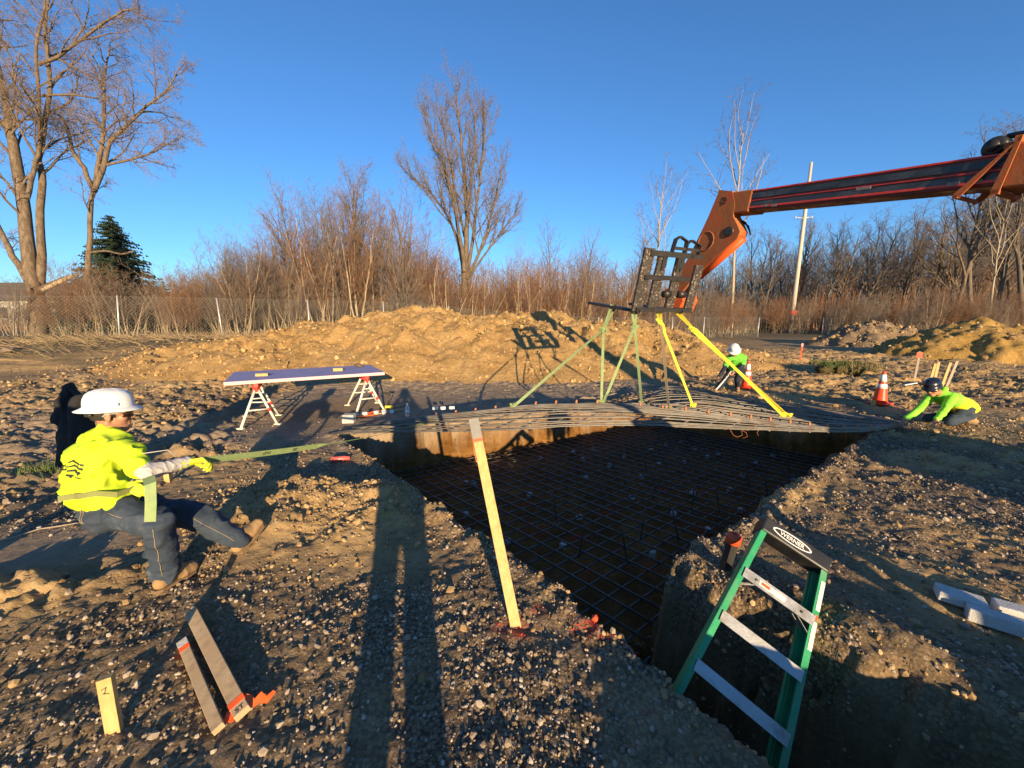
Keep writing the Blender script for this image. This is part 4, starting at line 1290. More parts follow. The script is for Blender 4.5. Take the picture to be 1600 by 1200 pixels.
# ---------------------------------------------------------------- sawhorses with the foam board
M_HLEG = pm('cream painted steel', (.62, .60, .50), (.72, .70, .60), 9, .5, .1, dirt=((.40, .33, .22), .4))
M_HRED = pm('red plastic fitting', (.62, .03, .02), (.70, .05, .03), 9, .45, .05)
M_FOAM = pm('violet foam board', (.26, .24, .40), (.31, .29, .47), 3, .75, .15, 60, dirt=((.34, .30, .44), .5))
M_FOAME = pm('pinkish foam edge', (.66, .38, .38), (.74, .47, .45), 9, .8, .1)
F1, F2 = gpt(403, 672), gpt(577, 648)
def sawhorse(label, foot_a, foot_b, foot_c, foot_d, apexz):
    fa, fb, fc, fd = [gpt(*q) for q in (foot_a, foot_b, foot_c, foot_d)]
    na, nb = (fa + fb) / 2, (fc + fd) / 2
    tilt = (nb - na) * .22
    a1, a2 = na + tilt + Z3 * apexz, nb - tilt + Z3 * apexz
    h = thing('sawhorse', label, 'sawhorse', (na + nb) / 2, 'sawhorses under the foam board')
    MB().box((a1 + a2) / 2 + Z3 * .03, (.07, (a2 - a1).length + .12, .08), frame((a2 - a1).normalized().cross(Z3), (a2 - a1).normalized(), Z3), .005).build('top_beam', M_HRED, h)
    for q, a in ((fa, a1), (fb, a1), (fc, a2), (fd, a2)):
        MB().tube([q, q.lerp(a, .97)], .022, 8).build('leg', M_HLEG, h)
        MB().box(q + Z3 * .012, (.11, .06, .02), None, .003).build('foot_plate', M_HLEG, h)
    for (p_, q_, a) in ((fa, fb, a1), (fc, fd, a2)):
        MB().tube([p_.lerp(a, .42), q_.lerp(a, .42)], .013, 6).build('cross_bar', M_HLEG, h)
        MB().tube([p_.lerp(a, .70), q_.lerp(a, .70)], .011, 6).build('cross_bar', M_HLEG, h)
    for q, a in ((fb, a1), (fd, a2)):
        MB().tube([q.lerp(a, .36), q.lerp(a, .44)], .027, 8).build('leg_lock', M_HRED, h)
    for a in (a1, a2):
        MB().box(a - Z3 * .03, (.085, .10, .11), None, .008).build('hinge_block', M_HRED, h)
    return a1, a2
q1 = sawhorse('cream and red folding sawhorse under the left end of the board', (376, 671), (434, 664), (383, 652), (436, 650), .68)
q2 = sawhorse('cream and red folding sawhorse under the right end of the board, by the concrete block', (556, 649), (601, 643), (543, 634), (590, 630), .68)
zt = max(q1[0].z, q1[1].z, q2[0].z, q2[1].z) + .10
def bpnt(px, py): return on(px, py, zt)
k1, k2, k3, k4 = bpnt(349, 598), bpnt(601, 582), bpnt(573, 570.5), bpnt(350, 583)
w_dir = ((k4 - k1) + (k3 - k2)).normalized(); l_dir = (k2 - k1).normalized(); w_dir = (w_dir - l_dir * w_dir.dot(l_dir)).normalized()
wid = ((k4 - k1).dot(w_dir) + (k3 - k2).dot(w_dir)) / 2; length = (k2 - k1).length
board = thing('foam_board', 'long violet foam insulation board laid across the sawhorses', 'foam board', (k1 + k2) / 2)
bc_ = (k1 + k2) / 2 + w_dir * wid / 2
FBd = frame(l_dir, w_dir, Z3)
MB().box(bc_ + Z3 * -.02, (length, wid, .058), FBd, .003).build('board', M_FOAM, board)
MB().box((k1 + k2) / 2 - w_dir * .001 + Z3 * -.022, (length - .004, .004, .054), FBd).build('cut_edge', M_FOAME, board)
for t_, wv, sz, lab, mt in ((.20, .25, (.20, .09, .05), 'wood offcut lying on the left half of the foam board', M_WOOD_Y), (.70, .30, (.18, .10, .06), 'wood offcut lying right of the middle of the foam board', M_WOOD_Y)):
    o = MB().box((0, 0, 0), sz, Matrix.Rotation(.35, 3, 'Z'), .004).place('wood_offcut', mt, k1.lerp(k2, t_) + w_dir * (wv * 2.2) + Z3 * (.010 + sz[2] / 2)); tag(o, lab, 'wood offcut')
o = link('stone', stones_mesh('stone', np.zeros((1, 3)), np.array([.2]), M_STONE, 77)); o.location = k1.lerp(k2, .88) + w_dir * wid * .75 + Z3 * .05; o.scale = (1.2, .9, .6)
tag(o, 'flat grey stone weighing down the right end of the foam board', 'stone')
# a yellow bar clamp left by the right sawhorse
b = gpt(608, 640)
cl_ = thing('bar_clamp', 'black and yellow bar clamp dropped by the right sawhorse', 'clamp', b)
MB().tube([b + Vector((-.04, 0, .04)), b + Vector((.03, .02, .34))], .012, 6).build('bar', M_BLACK, cl_)
MB().box(b + Vector((.0, 0, .05)), (.16, .05, .06), None, .01).build('jaw', M_YELLOWW, cl_)
MB().box(b + Vector((-.02, .01, .34)), (.14, .04, .05), None, .01).build('handle', M_BLACK, cl_)

# ---------------------------------------------------------------- ladder in the trench
def fib(name, c1, c2):
    return pm(name, c1, c2, 7, .45, .2, 80, stretch=(1, 1, 1), dirt=((.20, .27, .17), .55))
M_FIB = fib('green fibreglass', (.012, .23, .085), (.03, .32, .13))
M_ALU = pm('dull aluminium tread', (.36, .36, .34), (.50, .50, .48), 10, .48, .4, 90, .7, .003, dirt=((.22, .19, .14), .85))
M_STICK = pm('label sticker', (.62, .62, .52), (.74, .72, .62), 30, .5, 0, dirt=((.4, .38, .30), .5))
S1, S3 = at(1211, 925, 2.30), at(1153, 1085, 2.02)
uL = (S1 - S3).normalized()
rl = (at(1257, 948, 2.26) - at(1165, 903, 2.34)); sL = (rl - uL * rl.dot(uL)).normalized()
fL = sL.cross(uL).normalized()
if fL.y > 0: fL = -fL                                       # fL looks at the lens
gap = (S1 - S3).length / 2
W0 = .205                                                   # half width at the first tread
def lw(h): return W0 + .038 * (-h) / gap * .55              # wider towards the foot
def lp(h, s=0.0, f=0.0): return S1 + uL * h + sL * s + fL * f
lad = thing('step_ladder', 'green fibreglass step ladder leaning in the trench at the pit corner', 'ladder', lp(-3.4 * gap))
hT, hB = gap * 1.02, -gap * 4.1
for sg in (-1, 1):
    a, b = lp(hT, sg * lw(hT)), lp(hB, sg * lw(hB))
    dd = (a - b).normalized(); ss_ = (sL - dd * sL.dot(dd)).normalized(); ff = ss_.cross(dd)
    if ff.dot(fL) < 0: ff = -ff
    m = MB()
    cmid = (a + b) / 2; ln = (a - b).length
    m.box(cmid + ss_ * sg * .012, (.006, .078, ln), frame(ss_, ff, dd))                       # web
    for o in (-1, 1):
        m.box(cmid + ff * o * .037 + ss_ * sg * -.004, (.030, .006, ln), frame(ss_, ff, dd))   # flanges
    rail = m.build('rail', M_FIB, lad)
    m = MB()
    for st_ in range(0, 5):
        q = lp(-gap * st_, sg * (lw(-gap * st_) + .017), .012)
        m.lathe([(.0, 0), (.007, 0), (.006, .004), (.0, .005)], q, frame(fL, uL, sL * sg), 10)
        m.lathe([(.0, 0), (.006, 0), (.005, .003), (.0, .004)], lp(-gap * st_, sg * (lw(-gap * st_) - .004), .041), frame(sL, uL, fL), 8)
    m.build('rivet', M_ALU, rail)
    if sg > 0:
        for h0, h1 in ((.12, .72), (-.62, -.10)):
            c = lp((h0 + h1) / 2 * gap, lw((h0 + h1) / 2 * gap) + .004, .0415)
            MB().box(c, (.022, .001, (h1 - h0) * gap), frame(ss_, ff, dd)).build('sticker', M_STICK, rail)
        c = lp(-.02 * gap, lw(0) + .004, .0418); MB().box(c, (.016, .001, .035), frame(ss_, ff, dd)).build('warning_sticker', M_REDP, rail)
    # back rails folded behind
    a2, b2 = lp(hT - .02, sg * (lw(hT) - .012), -.062), lp(hB, sg * (lw(hB) - .012), -.07)
    MB().tube([a2, b2], .016, 6).build('back_rail', M_FIB, lad)
m = MB().tube([lp(-gap * 2.0, lw(-gap * 2) + .03, -.06), lp(-gap * 1.2, lw(-gap) + .035, -.05)], .004, 5)
m.tube([lp(-gap * 2.0, lw(-gap * 2) + .045, -.06), lp(-gap * 1.2, lw(-gap) + .05, -.05)], .004, 5).build('spreader', M_ALU, lad)
for st_ in range(0, 5):
    h = -gap * st_
    w_ = lw(h) * 2 - .005
    tread = MB()
    tread.box(lp(h, 0, .008), (w_, .078, .004), frame(sL, fL, uL))
    tread.box(lp(h - .030, 0, .047), (w_, .004, .062), frame(sL, fL, uL))
    tread.box(lp(h - .015, 0, -.030), (w_, .004, .030), frame(sL, fL, uL))
    for k in range(6):
        tread.box(lp(h + .0035, 0, -.022 + k * .012), (w_ - .01, .003, .003), frame(sL, fL, uL))
    tr = tread.build('tread', M_ALU, lad)
    if st_ == 0:
        for sg in (-1, 1):
            MB().ribbon([lp(h - .05, sg * lw(h) * .55, .03), lp(h - .11, sg * (lw(h) - .01), .03)], .016, fL, .004).build('brace', M_ALU, tr)
            MB().ribbon([lp(h - .03, sg * lw(h) * .55, -.03), lp(h - .09, sg * (lw(h) - .01), -.03)], .016, fL, .004).build('brace', M_ALU, tr)
        MB().box(lp(h - .030, -.035, .0498), (.15, .001, .030), frame(sL, fL, uL)).build('label_plate', M_STICK, tr)
        MB().box(lp(h - .028, -.075, .0506), (.05, .0006, .018), frame(sL, fL, uL)).build('danger_label', M_REDP, tr)
        m = MB()
        for q in (-.13, .13): m.lathe([(.0, 0), (.008, 0), (.006, .005), (.0, .006)], lp(h - .03, q, .049), frame(sL, uL, fL), 10)
        m.build('rivet', M_DARKMETAL, tr)
# moulded cap
FL3 = frame(sL, fL, uL)
cap = MB().box(lp(hT + .028, 0, -.015), (lw(hT) * 2 + .045, .13, .105), FL3, .012).build('cap', M_BLACK, lad)
m = MB()
m.box(lp(hT + .0815, 0, -.02), (lw(hT) * 2 - .06, .09, .004), FL3, .001)
for q in (-.12, -.03, .06, .13):
    m.tube([lp(hT + .083, q + .035 * math.cos(a), -.02 + .03 * math.sin(a)) for a in np.linspace(0, 2 * math.pi, 15)], .0035, 5)
m.build('tool_tray', M_BLACK, cap)
m = MB()
oc = (hT + .030, -.03, .0508)
ring_o = [lp(oc[0] + .030 * math.sin(a), oc[1] + .118 * math.cos(a), oc[2]) for a in np.linspace(0, 2 * math.pi, 41)[:-1]]
ring_i = [lp(oc[0] + .023 * math.sin(a), oc[1] + .108 * math.cos(a) , oc[2]) for a in np.linspace(0, 2 * math.pi, 41)[:-1]]
vs = ring_o + ring_i; n_ = 40
m.add(vs, [(k, (k + 1) % n_, n_ + (k + 1) % n_, n_ + k) for k in range(n_)])
m.build('logo_ring', M_WHITE, cap)
text_part('WERNER', .036, Matrix.Translation(lp(hT + .029, -.03, .0508)) @ frame(sL, uL, fL).to_4x4(), M_WHITE, cap, 'lettering', .0008, .0004)
m = MB()
for q in range(5):
    m.box(lp(hT + .02 + .018 * (q % 3), lw(hT) + .0265, -.06 + .022 * q), (.002, .010, .013), FL3)
m.build('rail_sticker', M_STICK, cap)
# ================================================================ PEOPLE
M_SKIN = NT('skin')
_n = M_SKIN.noise(9, 6, .6)
M_SKIN.b.inputs['Subsurface Weight'].default_value = .08
M_SKIN = M_SKIN.out(M_SKIN.mix(_n, (.33, .155, .085), (.45, .225, .13)), .5, 0, M_SKIN.bump(M_SKIN.noise(120, 4), .1, .002), .4)
def cloth(name, c1, c2, rough=.9, dirt=None, bs=150):
    return pm(name, c1, c2, 5, rough, .25, bs, dist=.002, dirt=dirt)
M_HIVIS = cloth('fluorescent yellow-green cloth', (.42, .58, .010), (.52, .68, .018), .8, ((.40, .48, .03), .35))
M_LIME = cloth('fluorescent lime cloth', (.22, .66, .03), (.28, .74, .05), .8)
M_YEL = cloth('fluorescent yellow cloth', (.62, .66, .015), (.70, .74, .03), .8)
M_SLEEVE = cloth('light grey cotton', (.40, .375, .35), (.50, .47, .44), .9, ((.32, .27, .22), .4))
def denim(name, c1, c2, worn):
    t = NT(name)
    n = t.noise(3.2, 8, .7)
    col = t.mix(t.mr(n, .35, .65), c1, c2)
    col = t.mix(t.mr(t.noise(7, 8, .75), .56, .72, 0, .7), col, worn)
    w = t.n.new('ShaderNodeTexWave'); w.inputs['Scale'].default_value = 160; t.l(t.tc, w.inputs['Vector'])
    return t.out(col, .92, 0, t.bump(t.m('ADD', w.outputs['Fac'], t.noise(25, 5)), .2, .003), .2)
M_JEANS = denim('worn blue denim', (.030, .042, .062), (.055, .072, .10), (.13, .145, .16))
M_JEANS2 = denim('dark denim', (.014, .018, .030), (.03, .04, .06), (.07, .085, .11))
M_BOOT = pm('tan suede boot', (.28, .165, .07), (.38, .235, .11), 8, .9, .3, 60, dirt=((.22, .15, .09), .5))
M_SOLE = pm('boot sole', (.16, .10, .05), (.22, .15, .08), 8, .8, .2)
M_HAIR = pm('short black hair', (.012, .010, .009), (.03, .024, .02), 40, .7, .4, 200)
M_HATW = pm('white hard hat shell', (.70, .69, .66), (.78, .77, .74), 5, .32, .03, 60, dirt=((.5, .45, .38), .25))
M_HATB = pm('dark navy hard hat shell', (.010, .012, .022), (.02, .023, .035), 5, .25, .03, 60)
M_LENS = pm('dark glasses lens', (.015, .010, .010), (.05, .02, .015), 3, .06, 0, spec=.8)
M_GLOVE = cloth('yellow work glove', (.55, .62, .02), (.66, .72, .05), .85, ((.30, .30, .05), .5), 90)
M_JACKET = cloth('black fleece', (.010, .009, .009), (.020, .018, .017), .95)
M_TSEAM = cloth('tan seam thread', (.30, .21, .12), (.36, .26, .15))
M_LEATHER = pm('tan leather patch', (.30, .14, .05), (.36, .18, .07), 10, .7, .2)

def hard_hat(parent, c, f, u, mt, brim=.048, cap=False, s=1.0):
    """shell on local axes: forward f, up u"""
    r = f.cross(u).normalized()
    n = 40
    vs, fs = [], []
    prof = [(1.0, 0.0), (1.0, .25), (.97, .45), (.88, .68), (.72, .86), (.48, .97), (.22, 1.015), (.02, 1.02)]
    a_, b_, h_ = .145 * s, .115 * s, .126 * s
    rows = []
    def P(x, y, z): return c + f * x + r * y + u * z
    lip = []
    for k in range(n):                                     # brim edge and underside
        a = 2 * math.pi * k / n
        ext = brim * (1.15 if math.cos(a) > .3 else 1.0)
        if cap: ext = brim * max(0.12, math.cos(a)) ** .8 * 1.3
        lip.append((a, ext))
    def row(fn): rows.append([fn(a, e) for a, e in lip])
    row(lambda a, e: P((a_ - .006) * math.cos(a), (b_ - .006) * math.sin(a), -.004))
    row(lambda a, e: P((a_ + e) * math.cos(a), (b_ + e) * math.sin(a), -.016 * s - .10 * e))
    row(lambda a, e: P((a_ + e + .002) * math.cos(a), (b_ + e + .002) * math.sin(a), -.012 * s - .10 * e))
    row(lambda a, e: P((a_ + e * .35) * math.cos(a), (b_ + e * .35) * math.sin(a), .000))
    for q, z in prof:
        def fn(a, e, q=q, z=z):
            k = 0.0
            y = b_ * q * math.sin(a)
            for y0 in (-.035, 0, .035):                    # three raised ridges front to back
                k += .006 * math.exp(-((y - y0 * s) / (.010 * s)) ** 2) * (1 if z > .6 else max(0, (z - .3) / .3)) * (1.3 if y0 == 0 else .8)
            return P(a_ * q * math.cos(a), y, .012 * s + h_ * z + k)
        row(fn)
    for rw in rows: vs += rw
    for i in range(len(rows) - 1):
        for k in range(n):
            k2 = (k + 1) % n
            fs.append((i * n + k, i * n + k2, i * n + n + k2, i * n + n + k))
    fs.append(tuple((len(rows) - 1) * n + k for k in range(n)))
    m = MB().add(vs, fs, True)
    hat = m.build('hard_hat', mt, parent)
    for sg in (-1, 1):
        MB().box(P(.01, sg * b_ * 1.0, .030), (.085, .008, .020), frame(f, r, u), .003).build('accessory_slot', mt, hat)
    m = MB()
    m.tube([P(-.075 - .035 * math.sin(t), .078 * math.cos(t), -.035 - .01 * math.sin(t)) for t in np.linspace(0, math.pi, 10)], .008, 6)
    m.build('suspension', M_BLACK, hat)
    return hat

def hand_prims(m, W, d, pn, th, s=1.0, curl=.9, spread=.25):
    """palm and five bent fingers; d towards the fingers, pn palm side, th thumb side"""
    d = d.normalized(); pn = (pn - d * pn.dot(d)).normalized(); th = (th - d * th.dot(d) - pn * th.dot(pn)).normalized()
    for k in (-1.2, -.4, .4, 1.2):
        m.capsule(W + d * .012 * s + th * (.010 * k * s), W + d * .088 * s + th * (.0185 * k * s), .015 * s, .0125 * s, 8)
    L = [(.042, .026, .020), (.046, .030, .021), (.043, .028, .020), (.034, .021, .018)]
    for i, (k, ls) in enumerate(zip((1.25, .42, -.42, -1.25), L)):
        p = W + d * .090 * s + th * (.0185 * k * s)
        ang = 0.0
        dd = (d + th * (spread * .25 * k)).normalized()
        for j, l in enumerate(ls):
            ang += curl * (.55, .75, .5)[j] * (1 + .12 * i)
            v = dd * math.cos(ang) + pn * math.sin(ang)
            q = p + v * l * s
            m.capsule(p, q, (.0105 - .001 * j) * s, (.0095 - .001 * j) * s, 8)
            p = q
    p = W + d * .03 * s + th * .03 * s
    for j, (l, v) in enumerate(((.036, d * .6 + th * .75 + pn * .35), (.030, d * .85 + th * .25 + pn * .5), (.024, d * .8 + pn * .6))):
        q = p + v.normalized() * l * s
        m.capsule(p, q, (.014 - .0015 * j) * s, (.012 - .0015 * j) * s, 8); p = q

def head_prims(m, c, f, u, s=1.0):
    r = f.cross(u).normalized(); F3 = frame(f, r, u)
    P = lambda x, y, z: c + (f * x + r * y + u * z) * s
    m.ell(P(-.012, 0, .030), (.098 * s, .078 * s, .092 * s), F3)
    m.ell(P(.020, 0, -.030), (.072 * s, .064 * s, .085 * s), F3)
    m.capsule(P(.060, -.018, -.095), P(.060, .018, -.095), .026 * s, .026 * s)          # chin
    for sg in (-1, 1):
        m.capsule(P(.050, sg * .022, -.092), P(-.020, sg * .055, -.050), .024 * s, .022 * s)   # jaw
        m.ell(P(.055, sg * .040, -.020), (.030 * s, .026 * s, .028 * s), F3)            # cheek
        m.capsule(P(.078, sg * .010, .024), P(.066, sg * .045, .020), .012 * s, .010 * s)      # brow
        e = Matrix.Rotation(.25, 3, 'Z')
        m.ell(P(-.012, sg * .080, .000), (.020 * s, .010 * s, .034 * s), F3 @ Matrix.Rotation(.3 * sg, 3, 'Z'))   # ear
        m.ell(P(-.006, sg * .082, -.022), (.010 * s, .009 * s, .012 * s), F3)
        m.ell(P(.074, sg * .031, .004), (.012 * s, .014 * s, .011 * s), F3)             # eyeball under the lid
    m.capsule(P(.084, 0, .012), P(.108, 0, -.022), .010 * s, .014 * s)                  # nose
    for sg in (-1, 1): m.ell(P(.096, sg * .012, -.026), (.011 * s, .009 * s, .009 * s), F3)
    m.capsule(P(.086, -.018, -.054), P(.086, .018, -.054), .0085 * s, .0085 * s)        # lips
    m.capsule(P(.084, -.015, -.068), P(.084, .015, -.068), .0095 * s, .0095 * s)

def glasses(parent, c, f, u, s=1.0):
    r = f.cross(u).normalized()
    P = lambda x, y, z: c + (f * x + r * y + u * z) * s
    g_ = thing_part = None
    m = MB()
    for sg in (-1, 1):
        arc = []
        for k in range(7):
            a = .08 + .95 * k / 6
            arc.append((P(.102 * math.cos(a * .95) + .002, sg * .088 * math.sin(a) + sg * .003, 0), a))
        vs = []
        for j, (q, a) in enumerate(arc):
            h = .021 * (1 - .25 * abs(j - 3) / 3)
            for dz, dx in ((-h, -.004), (-h * .3, .003), (h * .6, .003), (h * .8, 0)):
                vs.append(q + u * (dz * s + .004) + f * dx * s)
        fs = [(j * 4 + k, j * 4 + 4 + k, j * 4 + 5 + k, j * 4 + 1 + k) for j in range(6) for k in range(3)]
        m.add(vs, fs, True)
    o = m.build('sunglasses', M_LENS, parent)
    m = MB()
    for sg in (-1, 1):
        m.tube([P(.060, sg * .080, .016), P(.03, sg * .086, .018), P(-.02, sg * .088, .018), P(-.035, sg * .086, .002)], .0035 * s, 6)
    m.build('temple_arm', M_SLEEVE, o)
    return o

def boot(parent, an, toe_dir, up, s=1.0, name='boot', vox=.010, shin=None):
    f = toe_dir.normalized(); u = (up - f * up.dot(f)).normalized(); r = f.cross(u)
    P = lambda x, y, z: an + (f * x + r * y + u * z) * s
    m = MB()
    sd = shin.normalized() if shin is not None else u
    m.capsule(an + sd * .10 * s, an - f * .008, .050 * s, .050 * s)
    m.capsule(P(-.035, 0, -.055), P(.06, 0, -.050), .042 * s, .046 * s)
    m.capsule(P(.06, 0, -.045), P(.165, 0, -.058), .047 * s, .040 * s)
    m.capsule(P(.10, .012, -.060), P(.17, .008, -.062), .040 * s, .036 * s)
    m.capsule(P(.0, 0, .02), P(.09, 0, -.03), .046 * s, .040 * s)
    b = remesh(name, m, vox, M_BOOT, parent, 4, (.004, 18, (1, 1, 1)))
    m = MB()
    pts = [(-.078, -.022), (-.082, .022), (-.05, .040), (.03, .040), (.10, .052), (.17, .044), (.205, .012), (.20, -.02), (.165, -.040), (.09, -.046), (.03, -.036), (-.05, -.038)]
    m.prism([P(x, y, -.085) for x, y in pts], -u * .020 * s)
    for k in range(6): m.box(P(-.05 + .045 * k, 0, -.108), (.022 * s, .07 * s, .010), frame(f, r, u))
    m.build('sole', M_SOLE, b)
    m = MB()
    for k in range(4):
        m.tube([P(.03 + .022 * k, -.03, .030 - .022 * k), P(.04 + .022 * k, 0, .044 - .024 * k), P(.03 + .022 * k, .03, .030 - .022 * k)], .004 * s, 5)
    m.build('lace', M_SOLE, b)
    return b

def tf_normal(J):
    a = (J['shR'] - J['shL']); b = (J['neck'] - J['pel'])
    return b.cross(a).normalized()

def person(label, J, shirt, pants, hat, hatkw=None, short=True, sleeve=None, gloves=None, shades=True, vox=.009, s=1.0, boots=True, hands=None, group=None, hatc=None, belly=0.0, shirt_len=.0, hood=False, second=None, legw=None):
    o = thing('person', label, 'person', ((J['anL'] + J['anR']) / 2) * 1.0, group)
    if True:
        o.location.z = min(J['anL'].z, J['anR'].z) - .1; ORG[o.name] = Vector(o.location)
    fw = tf_normal(J)
    lr = (J['shR'] - J['shL']).normalized()
    ch = J['chest']
    m = MB()                                               # body: one continuous surface
    head_prims(m, J['head'], J['hf'], J['hu'], s)
    m.capsule(J['neck'] - (J['neck'] - ch) * .2, J['head'] - J['hu'] * .05 - J['hf'] * .015, .060 * s, .054 * s)
    m.capsule(J['shL'], J['shR'], .055 * s, .055 * s)
    m.capsule(J['neck'], ch, .06 * s, .11 * s); m.capsule(ch, J['pel'], .11 * s, .115 * s)
    for q in 'LR':
        m.capsule(J['sh' + q], J['el' + q], .048 * s, .038 * s); m.capsule(J['el' + q], J['wr' + q], .039 * s, .027 * s)
        m.capsule(J['hp' + q], J['kn' + q], .075 * s, .052 * s); m.capsule(J['kn' + q], J['an' + q], .05 * s, .036 * s)
        m.capsule(J['pel'], J['hp' + q], .10 * s, .085 * s)
        if not gloves:
            d = (J['wr' + q] - J['el' + q]).normalized()
            hd = (hands or {}).get(q, (d, -fw, lr * (-1 if q == 'R' else 1), .6))
            hand_prims(m, J['wr' + q], hd[0], hd[1], hd[2], s, hd[3])
    body = remesh('body', m, .0065 if vox < .01 else .009 if vox < .0125 else vox, M_SKIN, o, 3)
    # shirt
    m = MB()
    sp = J['spine']
    m.capsule(ch + lr * .075 * s, sp + lr * .07 * s, .118 * s, .118 * s); m.capsule(ch - lr * .075 * s, sp - lr * .07 * s, .118 * s, .118 * s)
    m.capsule(ch, sp, .135 * s, .135 * s + belly)
    hem = sp.lerp(J['pel'], .62 + shirt_len)
    m.capsule(sp + lr * .06 * s, hem + lr * .085 * s, .125 * s, .118 * s); m.capsule(sp - lr * .06 * s, hem - lr * .085 * s, .125 * s, .118 * s)
    m.capsule(sp + fw * belly, hem + fw * belly * .6, .135 * s, .128 * s)
    m.capsule(J['shL'], J['shR'], .073 * s, .073 * s)
    m.capsule(J['neck'] - J['hu'] * .02, ch, .070 * s, .12 * s)
    m.capsule(J['neck'], J['shL'].lerp(J['neck'], .3), .058 * s, .066 * s); m.capsule(J['neck'], J['shR'].lerp(J['neck'], .3), .058 * s, .066 * s)
    for q in 'LR':
        e = J['sh' + q].lerp(J['el' + q], .72 if short else 1.0)
        m.capsule(J['sh' + q], e, .075 * s, (.066 if short else .054) * s)
        if not short: m.capsule(J['el' + q], J['wr' + q].lerp(J['el' + q], .06), .054 * s, .040 * s)
    if hood: m.capsule(J['neck'] - fw * .07 - J['hu'] * .02 + lr * .05, J['neck'] - fw * .07 - J['hu'] * .02 - lr * .05, .05, .05)
    shirt_o = remesh('shirt', m, vox, shirt, o, 2, ((.030 if vox < .01 else .014) * s, 10, (.8, .8, .9)))
    if second:                                             # other coloured lower half of the top
        mt2, test = second
        shirt_o.data.materials.append(mt2)
        org = ORG[o.name]
        for p in shirt_o.data.polygons:
            if test(p.center + org): p.material_index = 1
    if short and sleeve:
        for q in 'LR':
            m = MB()
            m.capsule(J['sh' + q].lerp(J['el' + q], .3), J['el' + q], .055 * s, .050 * s); m.capsule(J['el' + q], J['wr' + q], .050 * s, .037 * s)
            remesh('sleeve', m, .006, sleeve, o, 3, (.006, 26, (.5, 1.2, 1.2)))
    # trousers
    m = MB()
    m.capsule(J['hpL'], J['hpR'], .112 * s, .112 * s); m.capsule(J['pel'] + (sp - J['pel']) * .35, J['pel'], .130 * s, .140 * s)
    m.capsule(J['pel'] - fw * .05, J['hpL'] - fw * .045, .11 * s, .105 * s); m.capsule(J['pel'] - fw * .05, J['hpR'] - fw * .045, .11 * s, .105 * s)
    for q in 'LR':
        lk = legw or (1.0 if vox < .01 else .86)
        m.capsule(J['hp' + q], J['kn' + q], .106 * s * lk, .080 * s * lk)
        m.capsule(J['kn' + q], J['an' + q], .079 * s * lk, .072 * s * lk)
        m.capsule(J['kn' + q].lerp(J['an' + q], .8), J['an' + q] + (J['an' + q] - J['kn' + q]).normalized() * .002, .074 * s * lk, .072 * s * lk)
    legs = remesh('trousers', m, vox, pants, o, 2, ((.026 if vox < .01 else .012) * s, 10, (.7, .7, 1.2)))
    for q in 'LR':
        boot(o, J['an' + q], J['to' + q] - J['an' + q], J.get('bu' + q, J['kn' + q] - J['an' + q]), s, 'boot', vox, J['kn' + q] - J['an' + q])
    if gloves:
        for q in 'LR':
            m = MB()
            d = (J['wr' + q] - J['el' + q]).normalized()
            hd = (hands or {}).get(q, (d, -fw, lr * (-1 if q == 'R' else 1), .6))
            m.capsule(J['wr' + q] - d * .05, J['wr' + q] + d * .015, .040 * s, .034 * s)
            hand_prims(m, J['wr' + q], hd[0], hd[1], hd[2], s * 1.08, hd[3])
            remesh('glove', m, .0045, gloves, o, 2, (.002, 40, (1, 1, 1)))
    # hair behind and at the sides
    r = J['hf'].cross(J['hu']).normalized()
    m = MB()
    hc = J['head']
    m.ell(hc + J['hf'] * -.018 + J['hu'] * .030, (.099 * s, .082 * s, .092 * s), frame(J['hf'], r, J['hu']))
    hair = remesh('hair', m, .008, M_HAIR, o, 1, (.004, 60, (1, 1, 1)))
    kill = [v for v in hair.data.vertices]
    bm = bmesh.new(); bm.from_mesh(hair.data)
    org = ORG[o.name]
    dele = [v for v in bm.verts if (v.co + org - hc).dot(J['hf']) > .030 * s or (v.co + org - hc).dot(J['hu']) < -.030 * s + .4 * max(0, (v.co + org - hc).dot(J['hf']))]
    bmesh.ops.delete(bm, geom=dele, context='VERTS'); bm.to_mesh(hair.data); bm.free()
    if hat:
        hard_hat(o, hc + J['hu'] * .052 * s - J['hf'] * .008, J['hf'], J['hu'], hat, **(hatkw or {}))
    if shades: glasses(o, hc, J['hf'], J['hu'], s)
    return o, body, shirt_o, legs, fw, lr

# ---------------------------------------------------------------- the man hauling on the green strap
def V(*a): return Vector(a)
anR, anL = at(258, 893, 2.60), at(371, 851, 2.93)
gR, gL = sf(anR.x, anR.y), sf(anL.x, anL.y)
anR.z = gR + .115; anL.z = gL + .125
pel = at(176, 787, 2.60)
neck = at(170, 676, 2.60)
tr = V(.90, -.43, 0).normalized()                          # his right
J = dict(pel=pel, spine=at(152, 756, 2.56), chest=at(150, 716, 2.56), neck=neck,
         head=at(174, 648, 2.62) , hf=V(.74, .66, -.06).normalized(), hu=V(-.06, -.02, 1).normalized(),
         hpL=pel - tr * .09 + V(0, .02, -.03), hpR=pel + tr * .09 + V(0, -.02, -.03),
         shR=at(190, 703, 2.45), elR=at(231, 738, 2.42), wrR=at(292, 722, 2.62),
         shL=at(146, 694, 2.78), elL=at(205, 745, 2.80), wrL=at(206, 758, 2.60),
         knR=anR + V(.10, -.10, .42), anR=anR, toR=anR + V(.06, .30, -.02),
         knL=at(306, 806, 2.80), anL=anL, toL=anL + V(.07, .22, .14), buR=V(0, 0, 1), buL=V(-.08, -.20, 1))
J['hu'] = (J['hu'] - J['hf'] * J['hu'].dot(J['hf'])).normalized()
pull = (mat_pt(0.10, .25) - J['wrR']).normalized()
